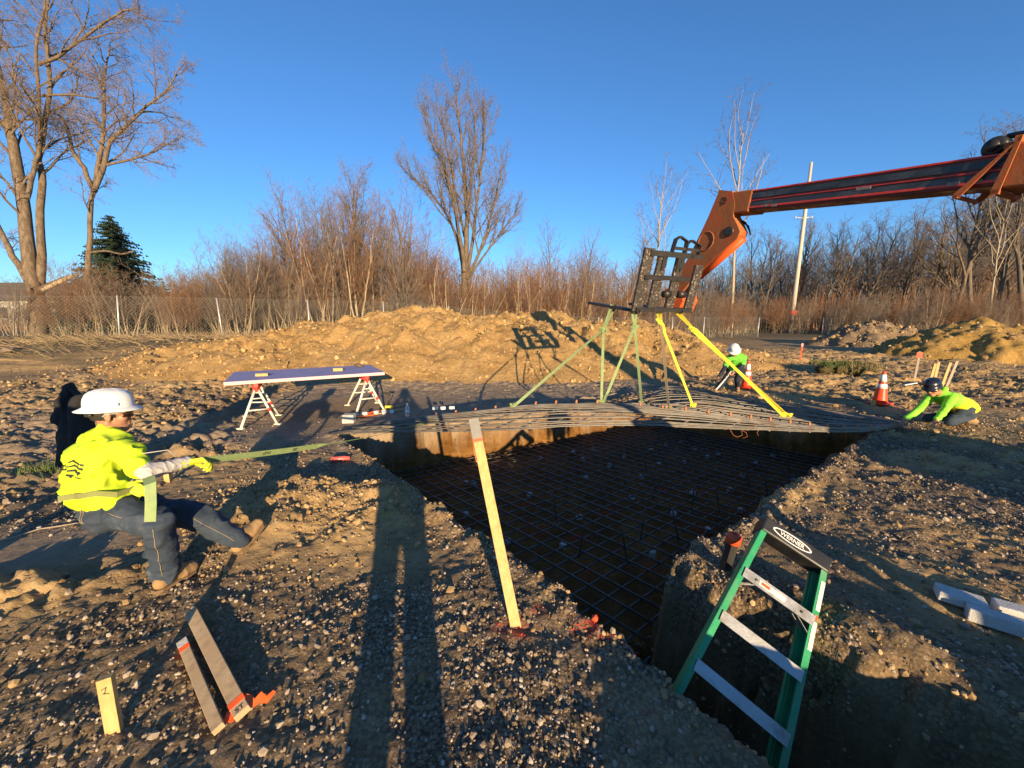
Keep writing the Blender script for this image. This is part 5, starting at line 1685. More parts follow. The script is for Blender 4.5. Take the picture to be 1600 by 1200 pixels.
w1, body, sh, legs, fw, lr = person('man in a yellow-green shirt and white brimmed hard hat leaning back on a strap', J, M_HIVIS, M_JEANS, M_HATW, dict(brim=.040, s=.87), True, M_SLEEVE, M_GLOVE, True, .0085, 1.0,
    hands=dict(R=(V(.93, .36, .02), V(.2, -.5, -.8), V(-.1, .45, .6), 1.15), L=(V(.75, -.5, .0), V(.3, .5, -.7), V(.1, .3, .9), 1.15)), belly=.025, shirt_len=.15)
# logo printed on the back of the shirt: lifted off the cloth by a hair
def on_mesh(o, p, d):
    hit, q, n, i = o.ray_cast(p - ORG[o.parent.name], d)
    return (q + ORG[o.parent.name], n) if hit else (None, None)
def print_on(name, shapes, c, X, Yv, mt, target, parent, off=.004):
    """flat polygons (2d) pressed on to the cloth around point c"""
    N = X.cross(Yv).normalized()
    m = MB()
    for poly in shapes:
        # subdivide along the first edge so that the print follows the cloth
        a, b, c2, d2 = poly
        K = 6
        rows = []
        for k in range(K + 1):
            t = k / K
            for (p_, q_) in ((a, b), (d2, c2)):
                w = c + X * (p_[0] + (q_[0] - p_[0]) * t) + Yv * (p_[1] + (q_[1] - p_[1]) * t)
                h, n = on_mesh(target, w + N * .35, -N)
                rows.append((h if h is not None else w) + N * off)
        m.add(rows, [(2 * k, 2 * k + 1, 2 * k + 3, 2 * k + 2) for k in range(K)])
    return m.build(name, mt, parent)
bn = -fw
X_ = lr; Y_ = (J['neck'] - J['pel']).normalized(); Y_ = (Y_ - X_ * Y_.dot(X_)).normalized()
lc = J['chest'] + Y_ * -.035 + X_ * .03
roof = []
for k in range(4):
    y0 = .035 - .028 * k
    roof.append([(.0, y0 + .004 * k), (.055, y0 + .022 - .004 * k), (.055, y0 + .008 - .004 * k), (.0, y0 - .006 + .002 * k)])
    roof.append([(.055, y0 + .022 - .004 * k), (.115, y0 - .012 + .002 * k), (.115, y0 - .026 + .002 * k), (.055, y0 + .008 - .004 * k)])
print_on('logo', roof, lc, X_, Y_, M_INK, sh, sh)
def letter(ch_, x, y, h, w):
    q = h * .16
    if ch_ == 'P':
        return [[(x, y), (x + q, y), (x + q, y + h), (x, y + h)], [(x, y + h), (x + w, y + h), (x + w, y + h - q), (x, y + h - q)],
                [(x + w - q, y + h), (x + w, y + h), (x + w, y + h * .45), (x + w - q, y + h * .45)], [(x, y + h * .55), (x + w, y + h * .55), (x + w, y + h * .55 - q), (x, y + h * .55 - q)]]
    return []
print_on('lettering', letter('P', -.125, -.04, .055, .038) + letter('P', -.072, -.04, .055, .038), lc, X_, Y_, M_INK, sh, sh)
# leather patch and seams on the jeans
hemc = J['pel'] + bn * .02
h, n = on_mesh(legs, J['pel'] + bn * .5 + Y_ * .05 + X_ * .07, -bn)
if h is not None:
    MB().box(h + n * .004, (.07, .05, .004), frame(X_, Y_, bn)).build('leather_patch', M_LEATHER, legs)
def seam(p, q, d, n=14):
    m = MB(); pts = []
    for k in range(n + 1):
        w = p.lerp(q, k / n)
        h, nn = on_mesh(legs, w + d * .3, -d)
        if h is not None: pts.append(h + nn * .0015)
    if len(pts) > 2: m.tube(pts, .0022, 4).build('seam', M_TSEAM, legs)
cd_ = V(.45, -.85, .25).normalized()
seam(J['hpR'] + V(0, 0, .02), J['knL'].lerp(J['hpL'], .1) + V(0, 0, .01), cd_)
seam(J['knL'], J['anL'], cd_)
seam(J['knR'] + V(.0, 0, -.03), J['anR'] + V(.01, 0, 0), cd_)
for o_ in (0, .022):
    seam(J['pel'] + bn * .1 + X_ * (.02 + o_) + Y_ * .03, J['pel'] + bn * .1 + X_ * (.10 + o_) - Y_ * .06, (bn + V(0, -.3, 0)).normalized(), 8)
# the strap he pulls on: from the mat through his hand, round his back, tail hanging
hR = J['wrR'] + V(.93, .36, .02).normalized() * .085
hL = J['wrL'] + V(.75, -.5, 0).normalized() * .08
pullstrap = thing('tag_line', 'long green strap stretched from the hanging mat to the leaning man', 'strap', hR)
end = near_mat(692, 649)
mid = hR.lerp(end, .5) - Vector((0, 0, .09))
N = 26
pts, sd = [], []
for k in range(N + 1):
    t = k / N
    p = hR.lerp(end, t) - Z3 * (.085 * 4 * t * (1 - t))
    pts.append(p); sd.append(Quaternion((end - hR).normalized(), .25 + .9 * math.sin(t * 3.3) * (t > .3)) @ Vector((.15, .05, 1)))
run = MB().ribbon(pts, .052, sd, .004).build('strap_run', M_GREENW, pullstrap)
dl = (end - hR).normalized()
p0 = hR.lerp(end, .20) - Z3 * (.085 * 4 * .2 * .8)
pd = (hR.lerp(end, .26) - Z3 * (.085 * 4 * .26 * .74) - p0).normalized()
su = (Quaternion(dl, .25) @ Vector((.15, .05, 1))); su = (su - pd * su.dot(pd)).normalized()
nn = pd.cross(su); nn = nn if nn.y < 0 else -nn
for tt, txt in ((.13, "15'×2"), (.205, 'RD')):
    p0 = hR.lerp(end, tt) - Z3 * (.085 * 4 * tt * (1 - tt))
    text_part(txt, .034, Matrix.Translation(p0 + nn * .0032) @ frame(pd, su, nn).to_4x4(), M_INK, run, 'lettering', .0005, .0008)
# round the back
bw = [hL, hL + V(-.02, -.10, .0)]
for k in range(41):
    a = k / 40
    w = J['spine'].lerp(J['pel'], .30) + (Y_ * (.05 * (1 - a) - .03))
    ang = -1.25 + 2.6 * a
    dv = (bn * math.cos(ang) - lr * math.sin(ang) * -1 * -1)
    dv = (bn * math.cos(ang) + lr * math.sin(-ang)).normalized()
    h, n_ = on_mesh(sh, w + dv * .6, -dv)
    if h is not None: bw.append(h + dv * .012)
MB().ribbon(bw, .034, Y_, .004).build('waist_loop', cloth('olive webbing', (.16, .17, .05), (.24, .25, .08)), pullstrap)
MB().ribbon([at(232, 746, 2.36), at(235, 756, 2.30), at(236, 785, 2.27), at(235, 815, 2.27)], .058, V(1, .25, 0), .006).build('tail', M_GREENW, pullstrap)
o = MB().tube([J['shR'] + V(.10, -.04, -.02) , at(262, 703, 2.5), at(280, 716, 2.56)], .003, 5).build('cord', M_SLEEVE, None); tag(o, 'thin pale cord trailing from the leaning man\'s sleeve', 'cord')
pj = at(111, 720, 4.1); pj.z = sf(pj.x, pj.y)
jk = thing('jacket', 'black jacket hung over a stake behind the leaning man', 'jacket', pj)
def jp(px, py, t): return at(px, py, t)
m = MB()
m.capsule(jp(110, 603, 4.15), jp(116, 640, 4.1), .03, .095); m.capsule(jp(116, 640, 4.1), jp(122, 712, 4.05), .10, .15)
m.capsule(jp(124, 625, 4.0), jp(132, 705, 4.0), .06, .11)
m.capsule(jp(107, 606, 4.1), jp(97, 634, 4.02), .03, .05); m.capsule(jp(97, 634, 4.02), jp(88, 656, 4.0), .05, .055)
m.capsule(jp(112, 603, 4.1), jp(127, 626, 4.05), .028, .045)
remesh('fleece', m, .014, M_JACKET, jk, 2, (.028, 7, (1.6, 1.6, .4)))
MB().box((pj + jp(111, 640, 4.12)) / 2, (.05, .03, (jp(111, 640, 4.12) - pj).length), None).build('stake', M_WOOD_G, jk)

# ---------------------------------------------------------------- the man kneeling on the right
kz = sf(8.0, 6.6)
J = dict(pel=at(1511, 639, 6.75), spine=at(1497, 631, 6.68), chest=at(1482, 624, 6.6), neck=at(1467, 613, 6.52), head=at(1457, 607.5, 6.44),
         hf=V(-.84, -.38, -.38).normalized(), hu=V(-.36, -.1, 1).normalized(), shL=at(1456, 622, 6.36), elL=at(1436, 638, 6.28), wrL=at(1415, 655, 6.2),
         shR=at(1482, 617, 6.80), elR=at(1475, 638, 6.62), wrR=at(1463, 655, 6.45),
         hpL=at(1508, 645, 6.60), hpR=at(1514, 643, 6.92), knL=at(1484, 659, 6.36), knR=at(1450, 653, 6.8), anL=at(1517, 651, 6.50), anR=at(1505, 662, 7.0), toL=at(1546, 657, 6.66), toR=at(1520, 664, 7.1), buL=V(-.2, -.1, 1), buR=V(-.2, -.1, 1))
J['shL'], J['shR'] = J['shR'], J['shL']; J['elL'], J['elR'] = J['elR'], J['elL']; J['wrL'], J['wrR'] = J['wrR'], J['wrL']
J['shR'], J['shL'] = J['shR'], J['shL']
J['hu'] = (J['hu'] - J['hf'] * J['hu'].dot(J['hf'])).normalized()
# facing the lens-left: his right arm is the far one
J['shL'], J['elL'], J['wrL'] = at(1488, 620, 6.42), at(1477, 640, 6.30), at(1463, 656, 6.2)
J['shR'], J['elR'], J['wrR'] = at(1456, 618, 6.72), at(1437, 638, 6.5), at(1415, 655, 6.28)
w3, *_ = person('man in a dark hard hat and lime top kneeling at the mat', J, M_LIME, M_JEANS, M_HATB, dict(brim=.030, cap=True, s=.92), False, None, None, True, .011, 1.0,
    hands=dict(L=(V(-.5, -.2, -.8), V(-.6, -.2, .3), V(-.2, -.8, 0), .5), R=(V(-.8, -.25, -.5), V(0, -.1, -1), V(.2, -.9, 0), .8)), hood=True,
    second=(M_YEL, (lambda p0, nrm: (lambda p: (p - p0).dot(nrm) > 0))(at(1487, 622, 6.6), V(.82, .1, -.42))))

# ---------------------------------------------------------------- the man bending at the far corner
a1, a2 = gpt(1119, 616), gpt(1152, 611)
a1.z += .11; a2.z += .11
J = dict(pel=at(1150, 577, 9.95), spine=at(1150, 567, 9.85), chest=at(1151, 559, 9.7), neck=at(1149, 552, 9.55), head=at(1147, 549, 9.40),
         hf=V(-.42, -.75, -.62).normalized(), hu=V(-.25, -.45, .85).normalized(), hpL=at(1157, 579, 9.9), hpR=at(1143, 579, 10.0), knL=at(1152, 594, 9.7), knR=at(1131, 595, 9.75),
         anR=a1, anL=a2, toL=a2 + V(-.12, -.25, -.03), toR=a1 + V(-.22, -.15, -.03), buL=V(0, 0, 1), buR=V(0, 0, 1),
         shL=at(1162, 559, 9.7), elL=at(1160, 572, 9.6), wrL=at(1148, 582, 9.5), shR=at(1139, 560, 9.6), elR=at(1132, 575, 9.5), wrR=at(1124, 588, 9.45))
J['hu'] = (J['hu'] - J['hf'] * J['hu'].dot(J['hf'])).normalized()
w2, b2, s2, l2, *_ = person('man in a green shirt and white hard hat bending beside the far cone', J, cloth('green work shirt', (.10, .40, .03), (.15, .50, .05)), M_JEANS2, M_HATW, dict(brim=.035, s=.95), True, M_JEANS2, None, False, .012, 1.0)
m = MB()
for q in 'R':
    dv = V(-.5, -.85, 0).normalized()
    pts = []
    for k in range(16):
        t = k / 15
        w = J['hp' + q].lerp(J['kn' + q], t * 2) if t < .5 else J['kn' + q].lerp(J['an' + q], t * 2 - 1)
        h, n = on_mesh(l2, w + dv * .5, -dv)
        if h is not None: pts.append(h + dv * .006)
    if len(pts) > 3: m.ribbon(pts, .03, V(.85, -.5, 0), .006).build('white_stripe', M_WHITE, l2)

# ---------------------------------------------------------------- people standing behind the lens, whose shadows lie across the site
def standing(label, x, y, yaw, raise_=None, hat=M_HATW, s=1.0, shirt=M_HIVIS, wide=0.0, legw=None):
    z = sf(x, y)
    f = V(-math.sin(yaw), math.cos(yaw), 0); r = V(f.y, -f.x, 0)
    P = lambda a, b, c: V(x, y, z) + (r * a + f * b + Z3 * c) * s
    J = dict(pel=P(0, 0, .95), spine=P(0, .0, 1.12), chest=P(0, .0, 1.30), neck=P(0, .0, 1.48), head=P(0, .03, 1.62), hf=f, hu=Z3.copy(),
             hpL=P(-.09, 0, .92), hpR=P(.09, 0, .92), knL=P(-.11 - wide, .02, .50), knR=P(.11 + wide, .02, .50), anL=P(-.12 - wide * 2, -.02, .10), anR=P(.12 + wide * 2, -.02, .10), toL=P(-.15 - wide * 2, .2, .06), toR=P(.15 + wide * 2, .2, .06), buL=Z3, buR=Z3,
             shL=P(-.19, 0, 1.42), shR=P(.19, 0, 1.42))
    if raise_ == 'phone':
        J.update(elL=P(-.33, .06, 1.30), elR=P(.33, .06, 1.30), wrL=P(-.13, .13, 1.56), wrR=P(.13, .13, 1.56))
    elif raise_ == 'hold':
        J.update(elL=P(-.27, -.02, 1.14), elR=P(.30, .05, 1.16), wrL=P(-.26, .2, 1.05), wrR=P(.34, .25, 1.18))
    else:
        J.update(elL=P(-.27, -.04, 1.14), elR=P(.27, -.04, 1.14), wrL=P(-.27, .08, .92), wrR=P(.27, .08, .92))
    return person(label, J, shirt, M_JEANS, hat, dict(brim=.04), True, M_SLEEVE, None, False, .016, s, legw=legw)
standing('photographer standing behind the lens with both arms raised', -.03, -.34, .27, 'phone', M_HATB, 1.0, M_LIME, .002, 1.2)
standing('onlooker standing legs apart left of the photographer', -3.65, .3, .2, 'hold', M_HATB, 1.02, M_HIVIS, .06)
standing('onlooker standing between the photographer and the machine', 3.45, -.75, .4, None, M_HATW, 1.0, M_YEL)
# ================================================================ TREES AND FENCE
def bark(name, c1, c2, sc=5, moss=None):
    t = NT(name)
    v = t.scale(t.tc, (1, 1, .25))
    n = t.noise(sc, 8, .7, v)
    col = t.mix(t.mr(n, .35, .65), c1, c2)
    r = t.rnd()
    col = t.mix(t.mr(r, 0, 1, 0, .35), col, tuple(x * .62 for x in c1))
    return t.out(col, .93, 0, t.bump(t.noise(sc * 5, 6, .7, v), .6, .03), .15)
M_BARK = bark('grey brown bark', (.085, .062, .042), (.25, .185, .125), 9)
M_BARKD = bark('dark grey bark', (.105, .083, .064), (.20, .165, .13))
M_BARKP = bark('pale tan bark', (.34, .26, .165), (.47, .38, .26))
M_TWIG = bark('purple brown twigs', (.20, .145, .108), (.30, .225, .17), 2)
M_TWIGG = bark('grey twigs', (.155, .125, .105), (.235, .195, .165), 2)
M_TWIGR = bark('reddish brown twigs', (.20, .105, .060), (.30, .17, .10), 2)
M_TWIGT = bark('straw coloured twigs', (.31, .22, .12), (.42, .31, .18), 2)
M_SNAG = bark('bare broken wood', (.50, .38, .24), (.62, .50, .35), 8)

def prisms(P0, P1, R0, R1, n=3):
    P0, P1 = np.asarray(P0, float), np.asarray(P1, float); R0, R1 = np.asarray(R0, float), np.asarray(R1, float)
    d = P1 - P0; d /= np.maximum(np.linalg.norm(d, axis=1), 1e-9)[:, None]
    up = np.where(np.abs(d[:, 2:3]) > .95, np.array([[1.0, 0, 0]]), np.array([[0, 0, 1.0]]))
    s = np.cross(d, up); s /= np.maximum(np.linalg.norm(s, axis=1), 1e-9)[:, None]
    u = np.cross(s, d)
    k = len(P0); V = np.empty((k, 2 * n, 3))
    for j in range(n):
        a = 2 * math.pi * j / n
        o = s * math.cos(a) + u * math.sin(a)
        V[:, j] = P0 + o * R0[:, None]; V[:, n + j] = P1 + o * R1[:, None]
    f = np.array([(j, (j + 1) % n, n + (j + 1) % n, n + j) for j in range(n)])
    return V.reshape(-1, 3), (f[None] + (np.arange(k) * 2 * n)[:, None, None]).reshape(-1, 4)

class Grower:
    def __init__(self, seed, cfg):
        self.r = random.Random(seed); self.c = cfg
        self.trunk = []; self.tw = []
    def branch(self, p, d, L, rad, lv):
        c, r = self.c, self.r
        n = c['n'][lv]
        pts, rs = [Vector(p)], [rad]
        d = d.normalized(); step = L / n
        end = c.get('end', .25) if lv < c['levels'] - 1 else .5
        for i in range(n):
            j = c['jit'][lv]
            d = (d + Vector((r.gauss(0, j), r.gauss(0, j), r.gauss(0, j))) + Z3 * c['trop'][lv]).normalized()
            pts.append(pts[-1] + d * step); rs.append(rad * (1 - (1 - end) * (i + 1) / n))
        self.emit(pts, rs, lv)
        self.kids(pts, rs, L, lv)
    def emit(self, pts, rs, lv):
        if lv <= self.c['solid']: self.trunk.append((pts, rs, 8 if lv == 0 else 5))
        else:
            for i in range(len(pts) - 1): self.tw.append((pts[i], pts[i + 1], rs[i], rs[i + 1]))
    def kids(self, pts, rs, L, lv, lo=None, num=None, lenf=1.0):
        c, r = self.c, self.r
        if lv + 1 >= c['levels']: return
        k = num or c['num'][lv]
        k = max(1, int(k * r.uniform(.8, 1.2)))
        lo = c['lo'][lv] if lo is None else lo
        az = r.uniform(0, 6.28)
        n = len(pts) - 1
        for q in range(k):
            t = lo + (1 - lo) * ((q + r.uniform(.1, .9)) / k)
            x = t * n; i = min(int(x), n - 1); f = x - i
            p = pts[i].lerp(pts[i + 1], f); rr = rs[i] * (1 - f) + rs[i + 1] * f
            d = (pts[i + 1] - pts[i]).normalized()
            az += 2.4 + r.uniform(-.5, .5)
            s, u = basis(d)
            o = s * math.cos(az) + u * math.sin(az)
            ang = c['ang'][lv] * r.uniform(.75, 1.25)
            dd = d * math.cos(ang) + o * math.sin(ang)
            l = L * c['ratio'][lv] * (1 - c['taper'][lv] * (t - lo) / (1 - lo + 1e-6)) * r.uniform(.7, 1.2) * lenf
            self.branch(p, dd, l, max(min(rr * .72, rad_cap(l)), c['rmin']), lv + 1)
    def meshes(self, name, mt, mw, org=None):
        org = org or Vector((0, 0, 0))
        m = MB()
        for pts, rs, n in self.trunk: m.tube(pts, rs, n, False)
        tm = m.mesh('trunk', mt, org)
        if self.tw:
            a = np.array([[*x[0], *x[1], x[2], x[3]] for x in self.tw])
            V_, F_ = prisms(a[:, :3] - np.array(org), a[:, 3:6] - np.array(org), a[:, 6], a[:, 7])
            cm = mesh_np('crown', V_, F_, mw, True)
        else: cm = None
        return tm, cm
def rad_cap(l): return .004 + .017 * l

def tree_obj(name, label, loc, tm, cm, group=None, sc=1.0, rz=0.0, cat='tree', cname='crown'):
    o = thing(name, label, cat, loc, group)
    o.scale = (sc, sc, sc); o.rotation_euler = (0, 0, rz)
    a = bpy.data.objects.new('trunk', tm); COL.objects.link(a); a.parent = o
    if cm: b = bpy.data.objects.new(cname, cm); COL.objects.link(b); b.parent = o
    return o

def pole_tree(seed, H, r0, mt, mw, **kw):
    c = dict(levels=5, solid=1, n=[10, 6, 4, 3, 2], jit=[.05, .11, .16, .2, .25], trop=[.05, .10, .06, .05, .04], num=[15, 8, 5, 4], lo=[.30, .25, .2, .2],
             ang=[.62, .70, .75, .8], ratio=[.42, .42, .5, .55], taper=[.55, .4, .3, .3], rmin=.006)
    c.update(kw)
    g_ = Grower(seed, c); g_.branch(Vector((0, 0, -.3)), Vector((g_.r.uniform(-.06, .06), g_.r.uniform(-.06, .06), 1)), H, r0, 0)
    return g_.meshes('t', mt, mw)
def multi_stem(seed, H, ns, r0, mt, mw, spread=.35, base=.3, **kw):
    c = dict(levels=4, solid=0, n=[7, 4, 3, 2], jit=[.08, .14, .2, .25], trop=[.05, .10, .08, .05], num=[9, 6, 5], lo=[.25, .2, .15], ang=[.55, .6, .7],
             ratio=[.40, .45, .5], taper=[.4, .4, .3], rmin=.005)
    c.update(kw)
    g_ = Grower(seed, c)
    for k in range(ns):
        a = g_.r.uniform(0, 6.28); q = g_.r.uniform(0, 1)
        g_.branch(Vector((math.cos(a) * base * q, math.sin(a) * base * q, -.2)), Vector((math.cos(a) * spread * g_.r.uniform(.2, 1), math.sin(a) * spread * g_.r.uniform(.2, 1), 1)), H * g_.r.uniform(.65, 1.05), r0 * g_.r.uniform(.6, 1.1), 0)
    return g_.meshes('t', mt, mw)

# ---- fence line: left end near, right end far
FP0, FP1 = Vector((-18.3, 18.0, 0)), Vector((24.4, 38.5, 0))
def fz(x, y): return float(ground_h(np.array([x]), np.array([y]), False)[0])
def fence_pt(s):
    p = FP0.lerp(FP1, s); p.z = fz(p.x, p.y); return p
M_GALV = pm('galvanised steel', (.46, .45, .42), (.58, .57, .54), 8, .5, .1, 60, .5)
M_WIRE = pm('fence wire', (.24, .22, .19), (.32, .30, .26), 8, .6, 0, metal=.3)
def fence(label, pts, hgt, pitch, lean=None):
    o = thing('chain_link_fence', label, 'fence', pts[0])
    for i, p in enumerate(pts):
        l = (lean or {}).get(i, Vector((0, 0, 0)))
        MB().tube([p - Z3 * .2, p + Z3 * (hgt + .04) + l], .034, 8).build('post', M_GALV, o)
    P0, P1 = [], []
    for a, b in zip(pts, pts[1:]):
        L = (b - a).length; n = int(L / pitch); rows = int(hgt / pitch)
        def q(i, j): return a.lerp(b, i / n) + Z3 * (.03 + hgt * j / rows)
        for i in range(-rows, n):
            for sgn in (1, -1):
                i0, j0 = (i, 0) if sgn > 0 else (i + rows, 0)
                seg = [(i0 + sgn * j, j) for j in range(rows + 1) if 0 <= i0 + sgn * j <= n]
                if len(seg) > 1:
                    P0.append(q(*seg[0])); P1.append(q(*seg[-1]))
        P0 += [a + Z3 * hgt, a + Z3 * .03]; P1 += [b + Z3 * hgt, b + Z3 * .03]
    org = np.array(pts[0])
    r = np.full(len(P0), .0031)
    V_, F_ = prisms(np.array([list(p) for p in P0]) - org, np.array([list(p) for p in P1]) - org, r, r)
    w = link('wire_mesh', mesh_np('wire_mesh', V_, F_, M_WIRE, True), o)
    tag(w, None, None, None, 'stuff')
    return o
DS = .0835
fpts = [fence_pt(k * DS) for k in range(-3, 13)]
fence('chain link fence on thin galvanised posts running behind the sandy bank', fpts, 1.95, .15, {3: Vector((.22, 0, 0)), 4: Vector((-.10, 0, 0))})
f2 = [Vector((at(px, 520, t).x, at(px, 520, t).y, 0)) for px, t in ((1284, 44), (1297, 46), (1311, 48), (1333, 49), (1352, 50), (1372, 51))]
for p in f2: p.z = fz(p.x, p.y)
fence('short far length of chain link fence by the brown earth heap', f2, 1.9, .16)

# ---- big old tree at the left
def px_line(L, t): return [at(px, py, t + (q[0] if q else 0)) for px, py, *q in L]
def limbs_tree(name, label, seed, cfg, limbs, mt, mw, base):
    g_ = Grower(seed, cfg)
    for L, t, r0, r1, lo, num, lf in limbs:
        pts = px_line(L, t)
        rs = [r0 + (r1 - r0) * i / (len(pts) - 1) for i in range(len(pts))]
        fine = []
        fr = []
        for i in range((len(pts) - 1) * 3 + 1):
            u = i / ((len(pts) - 1) * 3)
            p = catmull(pts, u); fine.append(p + Vector((g_.r.gauss(0, .02), g_.r.gauss(0, .02), 0))); fr.append(r0 + (r1 - r0) * u)
        g_.emit(fine, fr, 0 if r0 > .1 else 1)
        LL = sum((b - a).length for a, b in zip(pts, pts[1:]))
        g_.kids(fine, fr, LL, 0, lo, num, lf)
    tm, cm = g_.meshes('t', mt, mw, base)
    o = thing(name, label, 'tree', base)
    link('trunk', tm, o); link('crown', cm, o)
    return o
cfgL = dict(levels=5, solid=1, n=[8, 7, 5, 4, 2], jit=[.05, .13, .17, .2, .25], trop=[.03, .03, .0, -.05, -.10], num=[9, 7, 6, 5], lo=[.2, .2, .15, .15], ang=[.7, .75, .8, .85], ratio=[.48, .52, .58, .62], taper=[.5, .4, .3, .3], rmin=.006)
tb = at(55, 528, 20.5); tb.z = fz(tb.x, tb.y) - .1
big = limbs_tree('old_tree', 'big old bare tree with several thick trunks standing at the fence', 3, cfgL, [
    ([(60, 545), (60, 500), (56, 460), (48, 420), (38, 330), (24, 235), (14, 200), (8, 150), (-6, 90), (-10, 20)], 20.4, .40, .065, .40, 14, .50),
    ([(58, 470), (66, 420), (62, 350), (66, 285), (62, 250), (70, 190), (78, 120), (70, 60), (74, 0), (66, -60)], 20.6, .21, .04, .35, 16, .45),
    ([(44, 310, .0), (52, 265), (62, 225), (60, 150), (56, 75), (66, 30), (74, -30)], 20.2, .11, .04, .2, 14, .6),
    ([(60, 100, .1), (90, 88), (130, 60), (170, 30), (205, 15), (225, 30)], 20.2, .09, .025, .15, 14, .9),
    ([(64, 150, .1), (110, 148), (150, 153), (158, 148)], 20.5, .07, .03, .2, 7, .8),
    ([(44, 440, .0), (20, 400), (0, 360), (-30, 300)], 20.2, .17, .07, .3, 8, .6),
    ([(26, 240, .1), (6, 195), (-20, 160), (-40, 90)], 20.3, .11, .04, .2, 12, .9),
    ([(66, 452, .1), (90, 440), (112, 432), (126, 428)], 20.2, .16, .05, .5, 2, .5),
    ([(52, 452, -.4), (44, 470), (42, 500)], 20.0, .10, .05, .5, 2, .4)], M_BARK, M_TWIG, tb)
tb2 = at(128, 520, 21.5); tb2.z = fz(tb2.x, tb2.y) - .1
limbs_tree('leaning_tree', 'slimmer bare tree in front of the spruce, forking into a wide crown', 5, cfgL, [
    ([(122, 528), (130, 480), (138, 420), (140, 370), (143, 310), (148, 296)], 21.5, .165, .10, .6, 3, .5),
    ([(146, 300), (130, 262), (112, 232), (104, 195), (92, 180), (74, 178)], 21.4, .13, .03, .2, 12, .8),
    ([(147, 298), (152, 262), (160, 215), (162, 150), (163, 110), (172, 70)], 21.6, .13, .03, .2, 16, .7),
    ([(149, 296), (164, 250), (172, 222), (200, 195), (230, 165), (262, 140), (275, 112)], 21.3, .13, .03, .2, 18, .7),
    ([(166, 258), (200, 250), (236, 240), (262, 225), (290, 210)], 21.3, .07, .02, .2, 14, .9),
    ([(140, 395), (165, 392), (190, 397), (210, 392)], 21.0, .06, .035, .9, 1, .2)], M_BARK, M_TWIG, tb2)
# broken pale limb
sn = thing('broken_branch', 'pale barkless broken branch leaning between the two left trees', 'branch', at(112, 432, 20.0))
MB().tube([at(62, 456, 20.1), at(90, 442, 20.0), at(112, 432, 20.0), at(126, 428, 20.0)], [.10, .11, .10, .03], 8).build('limb', M_SNAG, sn)
# ---- the tall tree in the middle
cfgM = dict(levels=5, solid=1, n=[8, 9, 5, 3, 2], jit=[.04, .07, .12, .17, .2], trop=[.05, .09, .08, .06, .04], num=[10, 8, 5, 4], lo=[.2, .15, .1, .1], ang=[.5, .5, .6, .7], ratio=[.48, .48, .55, .6], taper=[.5, .45, .3, .3], rmin=.006)
tb3 = at(727, 500, 27); tb3.z = fz(tb3.x, tb3.y) - .2
limbs_tree('tall_tree', 'tall bare tree with a fan of upright limbs standing alone behind the bank', 9, cfgM, [
    ([(727, 512), (727, 470), (726, 430), (727, 410)], 27, .30, .23, .9, 1, .2),
    ([(727, 412), (730, 360), (728, 300), (722, 230), (716, 180), (712, 142)], 27, .20, .03, .15, 18, .60),
    ([(726, 425), (718, 370), (708, 310), (694, 260), (678, 215), (665, 180)], 26.6, .15, .025, .2, 20, .66),
    ([(725, 432), (716, 380), (700, 340), (676, 305), (650, 282), (632, 266)], 27.2, .13, .02, .25, 16, .75),
    ([(729, 430), (738, 380), (745, 320), (752, 260), (756, 210), (758, 180)], 27.3, .14, .025, .2, 20, .66),
    ([(729, 436), (748, 395), (764, 350), (778, 300), (784, 255)], 26.7, .12, .02, .2, 17, .75),
    ([(728, 440), (752, 405), (776, 372), (796, 345), (806, 330)], 27.4, .09, .02, .3, 14, .75),
    ([(728, 330), (738, 270), (742, 210), (738, 165)], 26.6, .10, .02, .2, 14, .6),
    ([(726, 370), (712, 300), (700, 240), (692, 190), (690, 160)], 27.4, .10, .02, .2, 14, .55)], M_BARK, M_TWIGG, tb3)

# ---- prototypes
UP = [pole_tree(20 + k, 10, .12, (M_BARK, M_BARKD, M_BARK)[k], (M_TWIG, M_TWIGG, M_TWIG)[k], num=[16, 7, 5, 4], ang=[.5, .6, .7, .8]) for k in range(3)]
FOREST = [pole_tree(30 + k, 10, .13, M_BARKD if k != 1 else M_BARK, M_TWIGG, lo=[.38, .2, .2, .2], num=[14, 7, 5, 4], ang=[.6, .65, .75, .8], jit=[.07, .14, .18, .2, .25]) for k in range(3)]
POPL = pole_tree(41, 10, .085, M_BARKP, M_TWIGG, lo=[.45, .3, .2, .2], num=[12, 6, 4, 3], ang=[.55, .6, .7, .7])
THICK = [multi_stem(50 + k, 6, 6, .045, (M_BARK, M_BARKP)[k % 2], (M_TWIG, M_TWIGR, M_TWIGG, M_TWIGR)[k]) for k in range(4)]
SHRUB = [multi_stem(60 + k, 3.4, 13, .020, (M_BARKP, M_BARK)[k % 2], (M_TWIG, M_TWIGR, M_TWIGG)[k], .38, .5, num=[9, 6, 4]) for k in range(3)]
def put(proto, px, t, H, base_h, name, label, group, cat='tree', cname='crown', rz=None):
    p = at(px, 505, t); z = fz(p.x, p.y)
    return tree_obj(name, label, Vector((p.x, p.y, z)), *proto, group, H / base_h, rng.uniform(0, 6.28) if rz is None else rz, cat, cname)
def H_for(px, top, t):
    p = at(px, top, t); return p.z - fz(p.x, p.y)
def fence_t(px):
    """lens distance of the fence along this column"""
    k = (px - 800) / 600.0
    s = (k * 18.0 * 1.0 + 18.3) / (42.7 - k * 20.5)
    y = 18 + 20.5 * s
    return y * CP + .16
